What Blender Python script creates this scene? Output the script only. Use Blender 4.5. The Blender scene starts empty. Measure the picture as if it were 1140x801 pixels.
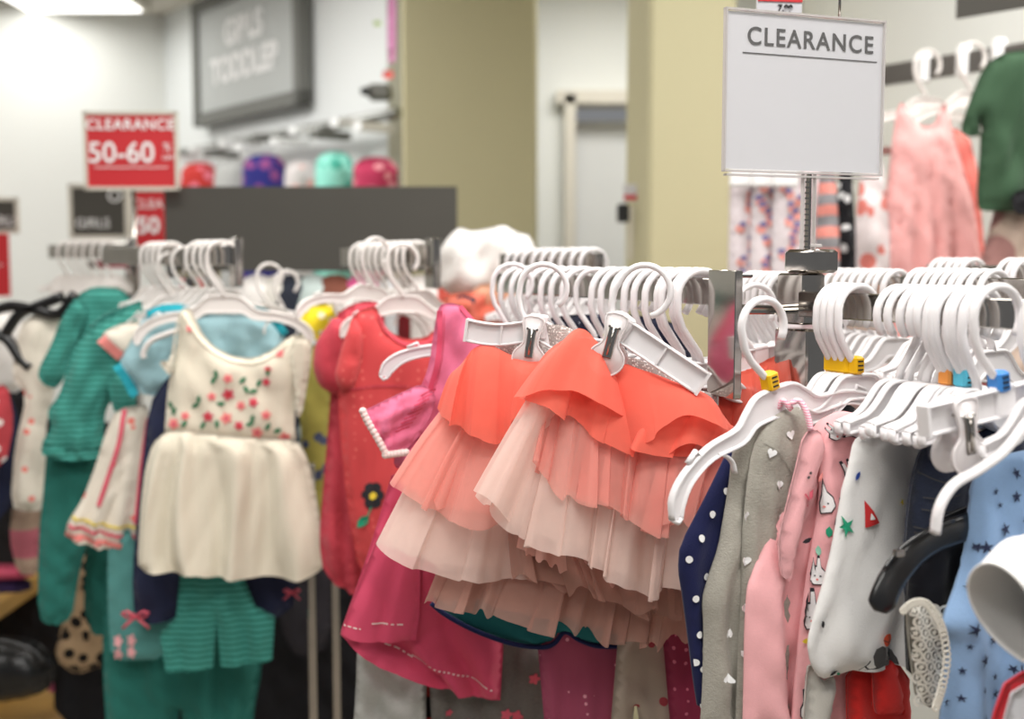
import bpy, math, random
import numpy as np
from mathutils import Vector, Matrix
from mathutils.geometry import delaunay_2d_cdt
sc = bpy.context.scene
COL = sc.collection
R = math.radians
# ------------------------------------------------------------------ camera
F = 1300.0; CX, CY = 570.0, 400.5
PITCH = math.atan((CY-290)/F)
CAM = np.array([0.0, 0.0, 1.45])
fw = np.array([0, math.cos(PITCH), -math.sin(PITCH)]); up = np.array([0, math.sin(PITCH), math.cos(PITCH)]); rt = np.array([1.0, 0, 0])
def ray(px, py): return fw + rt*((px-CX)/F) + up*((CY-py)/F)
def P(px, py, Y):
    d = ray(px, py); return CAM + d*(Y/d[1])
cd = bpy.data.cameras.new('camera'); cam = bpy.data.objects.new('camera', cd); COL.objects.link(cam)
cam.location = CAM; cam.rotation_euler = (math.pi/2-PITCH, 0, 0)
cd.sensor_width = 36; cd.lens = 36*F/1140; cd.clip_start = .05; cd.clip_end = 60
cd.dof.use_dof = True; cd.dof.focus_distance = 1.13; cd.dof.aperture_fstop = 3.6
sc.camera = cam
sc.view_settings.view_transform = 'Standard'; sc.view_settings.look = 'None'; sc.view_settings.gamma = 1; sc.view_settings.use_curve_mapping = False; sc.view_settings.exposure = -.30
sc.cycles.transparent_max_bounces = 24; sc.cycles.use_denoising = True
# ------------------------------------------------------------------ materials
def lin(c):
    if isinstance(c, str): c = tuple(int(c[i:i+2], 16)/255 for i in (0, 2, 4))
    return tuple(x/12.92 if x <= .04045 else ((x+.055)/1.055)**2.4 for x in c)+(1,)
class NT:
    def __init__(s, name):
        s.m = bpy.data.materials.new(name); s.m.use_nodes = True; s.t = s.m.node_tree; s.t.nodes.clear()
        s.out = s.n('ShaderNodeOutputMaterial')
    def n(s, typ, **kw):
        x = s.t.nodes.new(typ)
        for k, v in kw.items():
            if k in x.inputs: x.inputs[k].default_value = v
            else: setattr(x, k, v)
        return x
    def l(s, a, b): s.t.links.new(a, b)
def mix(nt, fac, a, b):
    x = nt.n('ShaderNodeMix', data_type='RGBA')
    for i, v in ((0, fac), (6, a), (7, b)):
        if hasattr(v, 'default_value') or hasattr(v, 'links'): nt.l(v, x.inputs[i])
        else: x.inputs[i].default_value = v
    return x.outputs[2]
def math_(nt, op, a, b=0.0, c=None):
    x = nt.n('ShaderNodeMath', operation=op)
    for i, v in enumerate((a, b) if c is None else (a, b, c)):
        if hasattr(v, 'links'): nt.l(v, x.inputs[i])
        else: x.inputs[i].default_value = v
    return x.outputs[0]
def fabric(name, col, rough=.9, stripe=None, dots=None, heather=0, weave=900, bump=.25, trans=.0, alpha=1.0, sheen=.15, blotch=None, warp=.004, rnd=False):
    """stripe=(colour, period_m, duty) horizontal; dots=(colour, cells_per_m, radius)"""
    nt = NT(name); co = nt.n('ShaderNodeTexCoord').outputs['Object']
    c = lin(col)
    cur = None
    if heather:
        nz = nt.n('ShaderNodeTexNoise', Scale=260.0, Detail=4.0); mp = nt.n('ShaderNodeMapping'); mp.inputs['Scale'].default_value = (1, 1, 3)
        nt.l(co, mp.inputs[0]); nt.l(mp.outputs[0], nz.inputs['Vector'])
        d = tuple(max(0, x*(1-heather)) for x in c[:3])+(1,); e = tuple(min(1, x*(1+heather)) for x in c[:3])+(1,)
        cur = mix(nt, nz.outputs['Fac'], d, e)
    if blotch:
        nz = nt.n('ShaderNodeTexVoronoi', Scale=blotch[1]); nt.l(co, nz.inputs['Vector'])
        st = math_(nt, 'LESS_THAN', nz.outputs['Distance'], blotch[2])
        cur = mix(nt, st, cur or c, lin(blotch[0]))
    if stripe:
        sx = nt.n('ShaderNodeSeparateXYZ'); nt.l(co, sx.inputs[0])
        nz = nt.n('ShaderNodeTexNoise', Scale=9.0); nt.l(co, nz.inputs['Vector'])
        z = math_(nt, 'ADD', sx.outputs[2], math_(nt, 'MULTIPLY', nz.outputs['Fac'], warp*3))
        fr = math_(nt, 'FRACT', math_(nt, 'MULTIPLY', z, 1/stripe[1]))
        st = math_(nt, 'LESS_THAN', fr, stripe[2])
        cur = mix(nt, st, cur or c, lin(stripe[0]))
    if dots:
        v = nt.n('ShaderNodeTexVoronoi', Scale=dots[1]); v.inputs['Randomness'].default_value = .35; nt.l(co, v.inputs['Vector'])
        st = math_(nt, 'LESS_THAN', v.outputs['Distance'], dots[2])
        cur = mix(nt, st, cur or c, lin(dots[0]))
    b = nt.n('ShaderNodeBsdfPrincipled', Roughness=rough)
    b.inputs['Sheen Weight'].default_value = sheen; b.inputs['Specular IOR Level'].default_value = .2
    if cur is not None: nt.l(cur, b.inputs['Base Color'])
    else: b.inputs['Base Color'].default_value = c
    if bump:
        nz = nt.n('ShaderNodeTexNoise', Scale=float(weave), Detail=2.0); nt.l(co, nz.inputs['Vector'])
        bp = nt.n('ShaderNodeBump', Strength=bump, Distance=.0015); nt.l(nz.outputs['Fac'], bp.inputs['Height']); nt.l(bp.outputs[0], b.inputs['Normal'])
    sh = b.outputs[0]
    if trans:
        tr = nt.n('ShaderNodeBsdfTranslucent')
        if cur is not None: nt.l(cur, tr.inputs[0])
        else: tr.inputs[0].default_value = c
        mx = nt.n('ShaderNodeMixShader'); mx.inputs[0].default_value = trans; nt.l(sh, mx.inputs[1]); nt.l(tr.outputs[0], mx.inputs[2]); sh = mx.outputs[0]
    if alpha < 1:
        tp = nt.n('ShaderNodeBsdfTransparent'); mx = nt.n('ShaderNodeMixShader')
        nz = nt.n('ShaderNodeTexNoise', Scale=35.0, Detail=5.0); nt.l(co, nz.inputs['Vector'])
        lw = nt.n('ShaderNodeLayerWeight', Blend=.35)        # net seen edge-on is denser
        a = math_(nt, 'ADD', math_(nt, 'MULTIPLY', nz.outputs['Fac'], .18), alpha-.09)
        a = math_(nt, 'ADD', a, math_(nt, 'MULTIPLY', lw.outputs['Facing'], .25)); a = math_(nt, 'MINIMUM', a, 1.0)
        nt.l(a, mx.inputs[0]); nt.l(tp.outputs[0], mx.inputs[1]); nt.l(sh, mx.inputs[2]); sh = mx.outputs[0]
    nt.l(sh, nt.out.inputs[0]); return nt.m
def plain(name, col, rough=.5, metal=0, alpha=1, emit=0, noise=0, nscale=3.0, coat=0, sss=0, trans=0, spec=.5):
    nt = NT(name); b = nt.n('ShaderNodeBsdfPrincipled', Roughness=rough, Metallic=metal, Alpha=alpha)
    b.inputs['Base Color'].default_value = lin(col); b.inputs['Coat Weight'].default_value = coat; b.inputs['Specular IOR Level'].default_value = spec
    if trans: b.inputs['Transmission Weight'].default_value = trans
    if noise:
        co = nt.n('ShaderNodeTexCoord').outputs['Object']; nz = nt.n('ShaderNodeTexNoise', Scale=nscale, Detail=5.0); nt.l(co, nz.inputs['Vector'])
        c = lin(col); d = tuple(x*(1-noise) for x in c[:3])+(1,)
        nt.l(mix(nt, nz.outputs['Fac'], d, c), b.inputs['Base Color'])
    if emit: b.inputs['Emission Color'].default_value = (1, .98, .94, 1); b.inputs['Emission Strength'].default_value = emit
    sh = b.outputs[0]
    if sss:
        t = nt.n('ShaderNodeBsdfTranslucent'); t.inputs[0].default_value = lin(col)
        mx = nt.n('ShaderNodeMixShader'); mx.inputs[0].default_value = sss; nt.l(sh, mx.inputs[1]); nt.l(t.outputs[0], mx.inputs[2]); sh = mx.outputs[0]
    nt.l(sh, nt.out.inputs[0]); return nt.m
M = {}
M['chrome'] = plain('chrome', 'b9b4ae', .10, 1, noise=.25, nscale=25)
M['hanger'] = plain('white_plastic', 'f0edee', .42, noise=.04, sss=.12, coat=.2)
M['hanger_far'] = plain('cream_white_plastic', 'efeae6', .35, sss=.1)
M['blackp'] = plain('black_plastic', '101012', .3, coat=.3)
M['clipp'] = plain('clear_plastic', 'f4eeee', .15, alpha=.72, coat=.4)
M['ink'] = plain('dark_ink', '1c1a1a', .6)
M['wallw'] = plain('white_paint', 'e4e6e2', .8, noise=.05)
M['wallw2'] = plain('cool_white_paint', 'e6eaea', .8, noise=.04)
M['khaki'] = plain('khaki_paint', 'bbb592', .75, noise=.06, nscale=1.5)
M['doorw'] = plain('door_paint', 'dadcdb', .6, noise=.03)
M['trimw'] = plain('trim_paint', 'cfcabd', .6)
M['ceil'] = plain('ceiling_paint', 'd2cdc2', .9, noise=.06, nscale=8)
M['floor'] = plain('vinyl_tile', '9c9386', .35, noise=.2, nscale=4)
M['panel'] = plain('panel_grey', '4d4b46', .95, noise=.12, nscale=6)
M['signgrey'] = plain('sign_grey', 'b6bab9', .6)
M['signframe'] = plain('sign_frame_grey', '6c6d69', .6)
M['white'] = plain('white_letters', 'f2f2f2', .6)
M['red'] = plain('red_card', 'c62c33', .5)
M['card'] = plain('white_card', 'c8c8cc', .75, noise=.03, nscale=30)
M['acrylic'] = plain('acrylic', 'ffffff', .05, alpha=.05, coat=.5)
M['rim'] = plain('acrylic_edge', 'cfcac8', .15, alpha=.7, coat=.5)
M['lamp'] = plain('lamp_diffuser', 'ffffff', .6, emit=3.5)
M['wood'] = plain('oak_board', 'c49a52', .5, noise=.35, nscale=14)
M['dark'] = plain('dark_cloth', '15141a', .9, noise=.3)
for k, c in dict(yellow='e8b400', green='63cfa0', lime='bcd873', blue='3f86d0', cyan='5cc4e0', orange='f09a48', navytab='2350a8').items(): M['t_'+k] = plain('tab_'+k, c, .4)
M['coral_tulle'] = fabric('coral_tulle', 'fa7c69', .85, trans=.35, alpha=.80, bump=.15)
M['salmon_tulle'] = fabric('salmon_tulle', 'fbb2a6', .85, trans=.35, alpha=.52, bump=.15)
M['cream_tulle'] = fabric('cream_tulle', 'f9e0d6', .85, trans=.35, alpha=.60, bump=.15)
M['shaded_peach_tulle'] = fabric('shaded_peach_tulle', 'd2a597', .85, trans=.3, alpha=.58, bump=.15)  # peach net darkened and greyed to carry the shade low down
M['peach_lin'] = fabric('peach_lining', 'efb8ab', .9, trans=.2)
M['coral_lin'] = fabric('coral_lining', 'ea7460', .9, trans=.2)
M['glitter'] = fabric('silver_glitter', 'b3aca8', .5, blotch=('efeae6', 420.0, .35), weave=500, bump=.8)
# ------------------------------------------------------------------ mesh helpers
class MB:
    def __init__(s): s.v = []; s.f = []; s.mi = []; s.mats = []; s.sm = []
    def m(s, mat):
        if mat not in s.mats: s.mats.append(mat)
        return s.mats.index(mat)
    def add(s, vs, fs, mat, sm=True):
        o = len(s.v); k = s.m(mat); s.v += [tuple(map(float, p)) for p in vs]
        for f in fs: s.f.append([o+i for i in f]); s.mi.append(k); s.sm.append(sm and len(f) < 5)
    def box(s, c, size, mat, yaw=0, bev=0.0):
        cy, sy = math.cos(yaw), math.sin(yaw); vs = []; hx, hy, hz = (q/2 for q in size)
        if bev <= 0:
            for z in (-hz, hz):
                for x, y in ((-hx, -hy), (hx, -hy), (hx, hy), (-hx, hy)): vs.append((x, y, z))
            fs = [(3, 2, 1, 0), (4, 5, 6, 7), (0, 1, 5, 4), (1, 2, 6, 5), (2, 3, 7, 6), (3, 0, 4, 7)]
        else:
            b = min(bev, hx*.9, hy*.9, hz*.9); fs = []
            def ring(ix, iy, z): return [(-ix+b, -iy, z), (ix-b, -iy, z), (ix, -iy+b, z), (ix, iy-b, z), (ix-b, iy, z), (-ix+b, iy, z), (-ix, iy-b, z), (-ix, -iy+b, z)]
            vs = ring(hx-b, hy-b, -hz)+ring(hx, hy, -hz+b)+ring(hx, hy, hz-b)+ring(hx-b, hy-b, hz)
            for r in range(3):
                for i in range(8): fs.append((r*8+i, r*8+(i+1) % 8, r*8+8+(i+1) % 8, r*8+8+i))
            fs += [tuple(range(7, -1, -1)), tuple(range(24, 32))]
        s.add([(c[0]+x*cy-y*sy, c[1]+x*sy+y*cy, c[2]+z) for x, y, z in vs], fs, mat, False)
    def tube(s, pts, r, mat, n=8, rx=None, caps=True, closed=False, side=None):
        """sweep along pts; r one radius or list; rx = radius along the second axis; side = fixed second axis"""
        pts = [Vector(p) for p in pts]; N = len(pts); vs = []; fs = []
        rr = r if isinstance(r, (list, tuple)) else [r]*N
        prev = None
        for i, p in enumerate(pts):
            t = (pts[(i+1) % N]-pts[i-1]) if closed else (pts[min(i+1, N-1)]-pts[max(i-1, 0)])
            t.normalize()
            if side is not None: b = Vector(side)
            else:
                a = prev if prev is not None else (Vector((0, 0, 1)) if abs(t.z) < .9 else Vector((1, 0, 0)))
                b = a
            b = (b-t*b.dot(t)).normalized(); prev = b; c = t.cross(b)
            for k in range(n):
                an = 2*math.pi*(k+.5)/n; q = p+c*(math.cos(an)*rr[i])+b*(math.sin(an)*(rx if rx else rr[i])); vs.append(q)
        for i in range(N if closed else N-1):
            for k in range(n):
                a, b2 = i*n+k, i*n+(k+1) % n; j = (i+1) % N
                fs.append((a, b2, j*n+(k+1) % n, j*n+k))
        if caps and not closed: fs += [tuple(range(n-1, -1, -1)), tuple(range((N-1)*n, N*n))]
        s.add(vs, fs, mat)
    def build(s, name, parent=None, origin=(0, 0, 0), smooth=True):
        o0 = np.array(origin, float); me = bpy.data.meshes.new(name)
        me.from_pydata([tuple(np.array(p)-o0) for p in s.v], [], s.f)
        for mt in s.mats: me.materials.append(mt)
        me.polygons.foreach_set('material_index', s.mi)
        if smooth:
            me.polygons.foreach_set('use_smooth', s.sm)
        me.update(); ob = bpy.data.objects.new(name, me); COL.objects.link(ob)
        if smooth == 'auto':
            me.set_sharp_from_angle(angle=R(38))
        if parent is not None: ob.parent = parent
        else: ob.location = tuple(o0)
        return ob
def tag(o, label=None, cat=None, group=None, kind=None):
    if label: o['label'] = label
    if cat: o['category'] = cat
    if group: o['group'] = group
    if kind: o['kind'] = kind
    return o
def thing(name, label, cat, loc, group=None):
    o = bpy.data.objects.new(name, None); COL.objects.link(o); o.location = tuple(float(q) for q in loc); o.empty_display_size = .05
    return tag(o, label, cat, group)
def O(t): return tuple(t.location) if t is not None else (0, 0, 0)
def copy_tree(o):
    c = o.copy(); COL.objects.link(c)
    for ch in list(o.children):
        d = ch.copy(); COL.objects.link(d); d.parent = c
        for g in ch.children:
            e = g.copy(); COL.objects.link(e); e.parent = d
    return c
def cat_rom(pts, n=8, closed=False):
    pts = [np.array(p, float) for p in pts]; N = len(pts); out = []
    for i in range(N if closed else N-1):
        p0 = pts[(i-1) % N] if closed or i > 0 else 2*pts[0]-pts[1]; p1 = pts[i]; p2 = pts[(i+1) % N]
        p3 = pts[(i+2) % N] if closed or i+2 < N else 2*pts[-1]-pts[-2]
        for k in range(n):
            t = k/n; out.append(.5*((2*p1)+(-p0+p2)*t+(2*p0-5*p1+4*p2-p3)*t*t+(-p0+3*p1-3*p2+p3)*t**3))
    if not closed: out.append(pts[-1])
    return out
# ------------------------------------------------------------------ cloth
class Plane:
    def __init__(s, px, py, Y, yaw=0, off=0.0):
        s.yaw = R(yaw); s.h = np.array([math.cos(s.yaw), math.sin(s.yaw), 0]); s.n = np.array([math.sin(s.yaw), -math.cos(s.yaw), 0])
        s.a = P(px, py, Y)+s.n*off
    def uv(s, px, py):
        d = ray(px, py); t = np.dot(s.n, s.a-CAM)/np.dot(s.n, d); q = CAM+d*t-s.a
        return np.array([np.dot(q, s.h), q[2]])
    def shift(s, off):
        q = Plane.__new__(Plane); q.yaw, q.h, q.n = s.yaw, s.h, s.n; q.a = s.a+s.n*off; return q
class Cloth:
    """A sewn piece with a front and a back, filled out and folded. Outline points (x, y[, 'h']); 'h' opens the edge that starts there."""
    def __init__(s, pl, outline, mat, thick=.012, bw=.03, fold=0.0, nf=5, fstart=0.0, crum=.0015, seed=1, res=.006, chaikin=1, fpow=1.0, crumw=.05):
        s.pl = pl; s.mat = mat; s.mb = MB(); s.thick, s.bw, s.fold, s.nf, s.fstart, s.crum, s.fpow = thick, bw, fold, nf, fstart, crum, fpow
        pts = [(pl.uv(p[0], p[1]), len(p) > 2) for p in outline]
        for _ in range(chaikin):
            new = []
            for i in range(len(pts)):
                (a, ta), (b, tb) = pts[i], pts[(i+1) % len(pts)]
                new.append((a*.8+b*.2, ta)); new.append((a*.2+b*.8, ta and tb))
            pts = new
        loop = []; tags = []
        for i in range(len(pts)):
            a, ta = pts[i]; b = pts[(i+1) % len(pts)][0]; L = np.linalg.norm(b-a); k = max(1, int(math.ceil(L/res)))
            for j in range(k): loop.append(a+(b-a)*j/k); tags.append(ta)
        s.loop = np.array(loop); s.tags = np.array(tags); s.lo = s.loop.min(0); s.hi = s.loop.max(0)
        rng = np.random.RandomState(seed); s.ph = rng.rand(12)*6.28
        s.waves = [(rng.uniform(.5, 1.0)*2*math.pi/(crumw*rng.uniform(.5, 1.6)), rng.normal(0, .55), rng.rand()*6.28) for _ in range(9)]
        A = s.loop; B = np.roll(A, -1, 0); s.segA, s.segB = A[~s.tags], B[~s.tags]
        s.rows = np.linspace(s.lo[1], s.hi[1], 60); s.L = np.zeros(60); s.Rr = np.zeros(60)
        for i, y in enumerate(s.rows):
            yy = min(max(y, s.lo[1]+1e-4), s.hi[1]-1e-4); m = ((A[:, 1] <= yy) != (B[:, 1] <= yy))
            xs = A[m, 0]+(yy-A[m, 1])/(B[m, 1]-A[m, 1])*(B[m, 0]-A[m, 0]); s.L[i], s.Rr[i] = (xs.min(), xs.max()) if len(xs) else (s.lo[0], s.hi[0])
        s.L[:5], s.Rr[:5], s.L[-4:], s.Rr[-4:] = s.L[5], s.Rr[5], s.L[-5], s.Rr[-5]
        k = np.ones(7)/7
        for nm in ('L', 'Rr'):
            a = np.pad(getattr(s, nm), 3, mode='edge'); setattr(s, nm, np.convolve(a, k, 'valid'))
        # front and back sheets
        g = np.arange(s.lo[0]+res/2, s.hi[0], res); h = np.arange(s.lo[1]+res/2, s.hi[1], res)
        gx, gy = np.meshgrid(g, h); gx[::2] += res/2; pts2 = np.stack([gx.ravel(), gy.ravel()], 1)
        ins = s.inside(pts2); pts2 = pts2[ins]; d = s.dist(pts2, all_=True); pts2 = pts2[d > res*.45]
        allp = np.vstack([s.loop, pts2]); nl = len(s.loop)
        r = delaunay_2d_cdt([Vector(p) for p in allp], [(i, (i+1) % nl) for i in range(nl)], [], 1, 1e-7)
        V = np.array([(p.x, p.y) for p in r[0]]); tri = [list(f) for f in r[2]]
        T = np.array(tri); cen = V[T].mean(1); ok = s.inside(cen); T = T[ok]
        s.V2, s.T = V, T
        nv = len(V); hf = s.height(V); hb = s.height(V, back=True)
        fr = s.world(V, hf); bk = s.world(V, -hb)
        a0, a1, a2 = V[T[:, 0]], V[T[:, 1]], V[T[:, 2]]
        area = (a1[:, 0]-a0[:, 0])*(a2[:, 1]-a0[:, 1])-(a1[:, 1]-a0[:, 1])*(a2[:, 0]-a0[:, 0])
        T[area < 0] = T[area < 0][:, ::-1]
        faces = [tuple(t) for t in T]+[tuple(nv+q for q in t[::-1]) for t in T]
        if len(V) >= nl:
            for i in range(nl):
                j = (i+1) % nl
                if not s.tags[i]: faces.append((j, i, nv+i, nv+j))
        s.mb.add(np.vstack([fr, bk]), faces, mat)
    def inside(s, p):
        A = s.loop; B = np.roll(A, -1, 0); c = np.zeros(len(p), bool)
        for a, b in zip(A, B):
            if a[1] == b[1]: continue
            m = ((a[1] > p[:, 1]) != (b[1] > p[:, 1])); xx = a[0]+(p[:, 1]-a[1])/(b[1]-a[1])*(b[0]-a[0]); c ^= m & (p[:, 0] < xx)
        return c
    def dist(s, p, all_=False):
        if all_: A = s.loop; B = np.roll(A, -1, 0)
        else: A, B = s.segA, s.segB
        out = np.full(len(p), 9.0)
        if len(A) == 0: return out
        for a, b in zip(A, B):
            ab = b-a; l2 = max(ab@ab, 1e-12); t = np.clip((p-a)@ab/l2, 0, 1); q = p-a-t[:, None]*ab; out = np.minimum(out, np.sqrt((q**2).sum(1)))
        return out
    def height(s, p, back=False):
        d = s.dist(p); x = np.clip(d/s.bw, 0, 1); prof = np.sqrt(np.maximum(0, 1-(1-x)**2))
        h = .0012+s.thick*prof
        L = np.interp(p[:, 1], s.rows, s.L); Rg = np.interp(p[:, 1], s.rows, s.Rr); q = (p[:, 0]-L)/np.maximum(Rg-L, 1e-3)
        v = (s.hi[1]-p[:, 1])/(s.hi[1]-s.lo[1]); o = 3 if back else 0
        if s.fold:
            ph = s.ph; q2 = q+.05*np.sin(5*q+ph[o])+.03*np.sin(11*q+4*v+ph[o+1])
            w = np.sin(2*math.pi*s.nf*q2+ph[o+2]); w = np.sign(w)*np.abs(w)**.75
            w = .7*w+.3*np.sin(2*math.pi*s.nf*1.9*q2+ph[o+4]+1.5*v)
            amp = s.fold*np.clip((v-s.fstart)/max(1e-3, 1-s.fstart), 0, 1)**s.fpow
            h = h+amp*w*np.clip(d/.012, .15, 1)
        c = np.zeros(len(p))
        for k, an, f in s.waves:
            an2 = an+(1.0 if back else 0); c += np.abs(np.sin((p[:, 0]*math.cos(an2)+p[:, 1]*math.sin(an2))*k*.5+f+1.3*np.sin(p[:, 1]*9+f)))-.6
        h = h+s.crum*c*np.clip(d/.01, 0, 1)
        return np.maximum(h, -.9*s.thick if s.fold > s.thick else .0006) if not back else np.maximum(h*.8, .0004)
    def world(s, p, h): return s.pl.a+np.outer(p[:, 0], s.pl.h)+np.outer(p[:, 1], [0, 0, 1])+np.outer(h, s.pl.n)
    def put(s, uv, mat, faces, lift=.0011):
        uv = np.array(uv); hh = s.height(uv)+lift; s.mb.add(s.world(uv, hh), faces, mat)
    def blob(s, px, py, shape, size, mat, rot=0, lift=.0016, asp=1.0):
        """a printed figure; shape = list of unit points round its centre, size in metres"""
        c = s.pl.uv(px, py); r = R(rot); pts = [np.array([x*math.cos(r)-y*math.sin(r), x*math.sin(r)+y*math.cos(r)])*size for x, y in [(a*asp, b) for a, b in shape]]
        n = len(pts); uv = [c]+[c+q*.5 for q in pts]+[c+q for q in pts]
        fs = [(0, 1+i, 1+(i+1) % n) for i in range(n)]+[(1+i, 1+n+i, 1+n+(i+1) % n, 1+(i+1) % n) for i in range(n)]
        s.put(uv, mat, fs, lift)
    def poly(s, pxs, mat, lift=.0016):
        uv = [s.pl.uv(*q) for q in pxs]; c = sum(uv)/len(uv); n = len(uv); f = []; dense = []
        for i in range(n):
            for k in range(4): dense.append(uv[i]+(uv[(i+1) % n]-uv[i])*k/4)
        n = len(dense); allv = [c]+[c+(q-c)*.35 for q in dense]+[c+(q-c)*.7 for q in dense]+dense
        f = [(0, 1+i, 1+(i+1) % n) for i in range(n)]
        for r_ in (0, 1): f += [(1+r_*n+i, 1+(r_+1)*n+i, 1+(r_+1)*n+(i+1) % n, 1+r_*n+(i+1) % n) for i in range(n)]
        s.put(allv, mat, f, lift)
    def line(s, pxs, w, mat, dash=None, lift=.0016, smooth=True):
        uv = [s.pl.uv(*q) for q in pxs]
        if smooth and len(uv) > 2: uv = cat_rom(uv, 6)
        dn = []
        for i in range(len(uv)-1):
            k = max(1, int(np.linalg.norm(uv[i+1]-uv[i])/.003))
            for j in range(k): dn.append(uv[i]+(uv[i+1]-uv[i])*j/k)
        dn.append(uv[-1]); L = []; acc = 0
        for i, q in enumerate(dn):
            t = dn[min(i+1, len(dn)-1)]-dn[max(i-1, 0)]; t = t/(np.linalg.norm(t)+1e-9); nn = np.array([-t[1], t[0]]); L += [q+nn*w/2, q-nn*w/2]
        fs = []
        for i in range(len(dn)-1):
            acc += np.linalg.norm(dn[i+1]-dn[i])
            if dash and (acc/dash) % 1 > .6: continue
            fs.append((2*i, 2*i+1, 2*i+3, 2*i+2))
        s.put(L, mat, fs, lift)
    def build(s, name, parent=None, origin=None):
        return s.mb.build(name, parent, O(parent) if parent is not None else s.pl.a)
def garment(name, label, cat, *a, group=None, **kw):
    c = Cloth(*a, **kw); return c, lambda: tag(c.build(name), label, cat, group)
# unit print shapes
def circ(n=12): return [(math.cos(2*math.pi*i/n), math.sin(2*math.pi*i/n)) for i in range(n)]
HEART = [(.0, -1.0), (.5, -.45), (.95, .1), (.95, .6), (.6, .9), (.25, .85), (0, .5), (-.25, .85), (-.6, .9), (-.95, .6), (-.95, .1), (-.5, -.45)]
STAR = [(math.cos(math.pi/2+math.pi*i/5)*(1 if i % 2 == 0 else .36), math.sin(math.pi/2+math.pi*i/5)*(1 if i % 2 == 0 else .36)) for i in range(10)]
FLOWER = [(math.cos(2*math.pi*i/20)*(.8+.2*math.cos(5*2*math.pi*i/20)), math.sin(2*math.pi*i/20)*(.8+.2*math.cos(5*2*math.pi*i/20))) for i in range(20)]
LEAF = [(-1, 0), (-.4, .4), (.3, .45), (1, 0), (.3, -.45), (-.4, -.4)]
BUNNY = [(-.35, 1.9), (-.15, 1.95), (-.08, 1.0), (.08, 1.0), (.2, 1.9), (.4, 1.9), (.42, .9), (.75, .4), (.7, -.3), (.3, -.75), (-.3, -.75), (-.7, -.3), (-.75, .4), (-.42, .9)]
# ------------------------------------------------------------------ ruffles
def wave(seed, n):
    rng = np.random.RandomState(seed); a = rng.rand(6)*6.28
    def w(s):
        q = s+.05*math.sin(7*s+a[0])+.022*math.sin(19*s+a[1])
        x = math.sin(2*math.pi*n*q+a[2]); y = math.sin(2*math.pi*n*1.7*q+a[3]); z = math.sin(2*math.pi*n*.43*q+a[4])
        e = .65+.5*math.sin(2*math.pi*n*.31*s+a[5])
        return e*.8*math.copysign(abs(x)**.7, x)+.16*y+.35*z
    return w
def ruffle(mb, mat, top, bot, n=8, amp=.008, D=.02, seed=0, drop=.004, Y=1.15, nS=150, nT=16, off=0.0, back=True, gather=.25, lean=.25, bell=.25):
    """a gathered tier hung between two curves of points (x, y[, depth]); it runs round the back as well"""
    def conv(L): return [P(p[0], p[1], p[2] if len(p) > 2 else Y) for p in L]
    A = cat_rom(conv(top), 24); B = cat_rom(conv(bot), 24)
    def at(C, s):
        x = min(max(s, 0), 1)*(len(C)-1); i = min(int(x), len(C)-2); return C[i]+(C[i+1]-C[i])*(x-i)
    n = n*.92; amp = amp*1.2; w1, w2, w3 = wave(seed, n), wave(seed+50, n*1.3), wave(seed+90, n*1.9)
    nrm = np.array([0, -1.0, 0]); vs = []; fs = []
    tot = nS+(nS//2 if back else 0)
    for i in range(tot+1):
        if i <= nS: s = i/nS; sg = 1
        else: s = 1-(i-nS)/(tot-nS); sg = -1
        a, b = at(A, s), at(B, s); sd = at(A, min(1, s+.02))-at(A, max(0, s-.02))+at(B, min(1, s+.02))-at(B, max(0, s-.02)); sd /= np.linalg.norm(sd)+1e-9
        ring = math.sqrt(max(0, math.sin(math.pi*s)))
        for j in range(nT+1):
            t = j/nT; tt = gather+(1-gather)*t**.8
            k = w1(s)*tt+.16*w3(s)*(1-.6*t)
            edge = min(1, ring*1.6)
            p = a+(b-a)*t
            p = p+nrm*(off+sg*D*ring*(.45+.55*t**.7)+sg*amp*k*edge)
            p = p+sd*(amp*lean*2.2*w2(s+.12)*tt*edge*sg)+np.array([0, 0, 1.0])*(drop*w2(s)*t+bell*amp*math.sin(math.pi*t))
            vs.append(p)
    m = nT+1
    for i in range(tot):
        for j in range(nT): fs.append((i*m+j, i*m+j+1, (i+1)*m+j+1, (i+1)*m+j))
    mb.add(vs, fs, mat)
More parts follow.
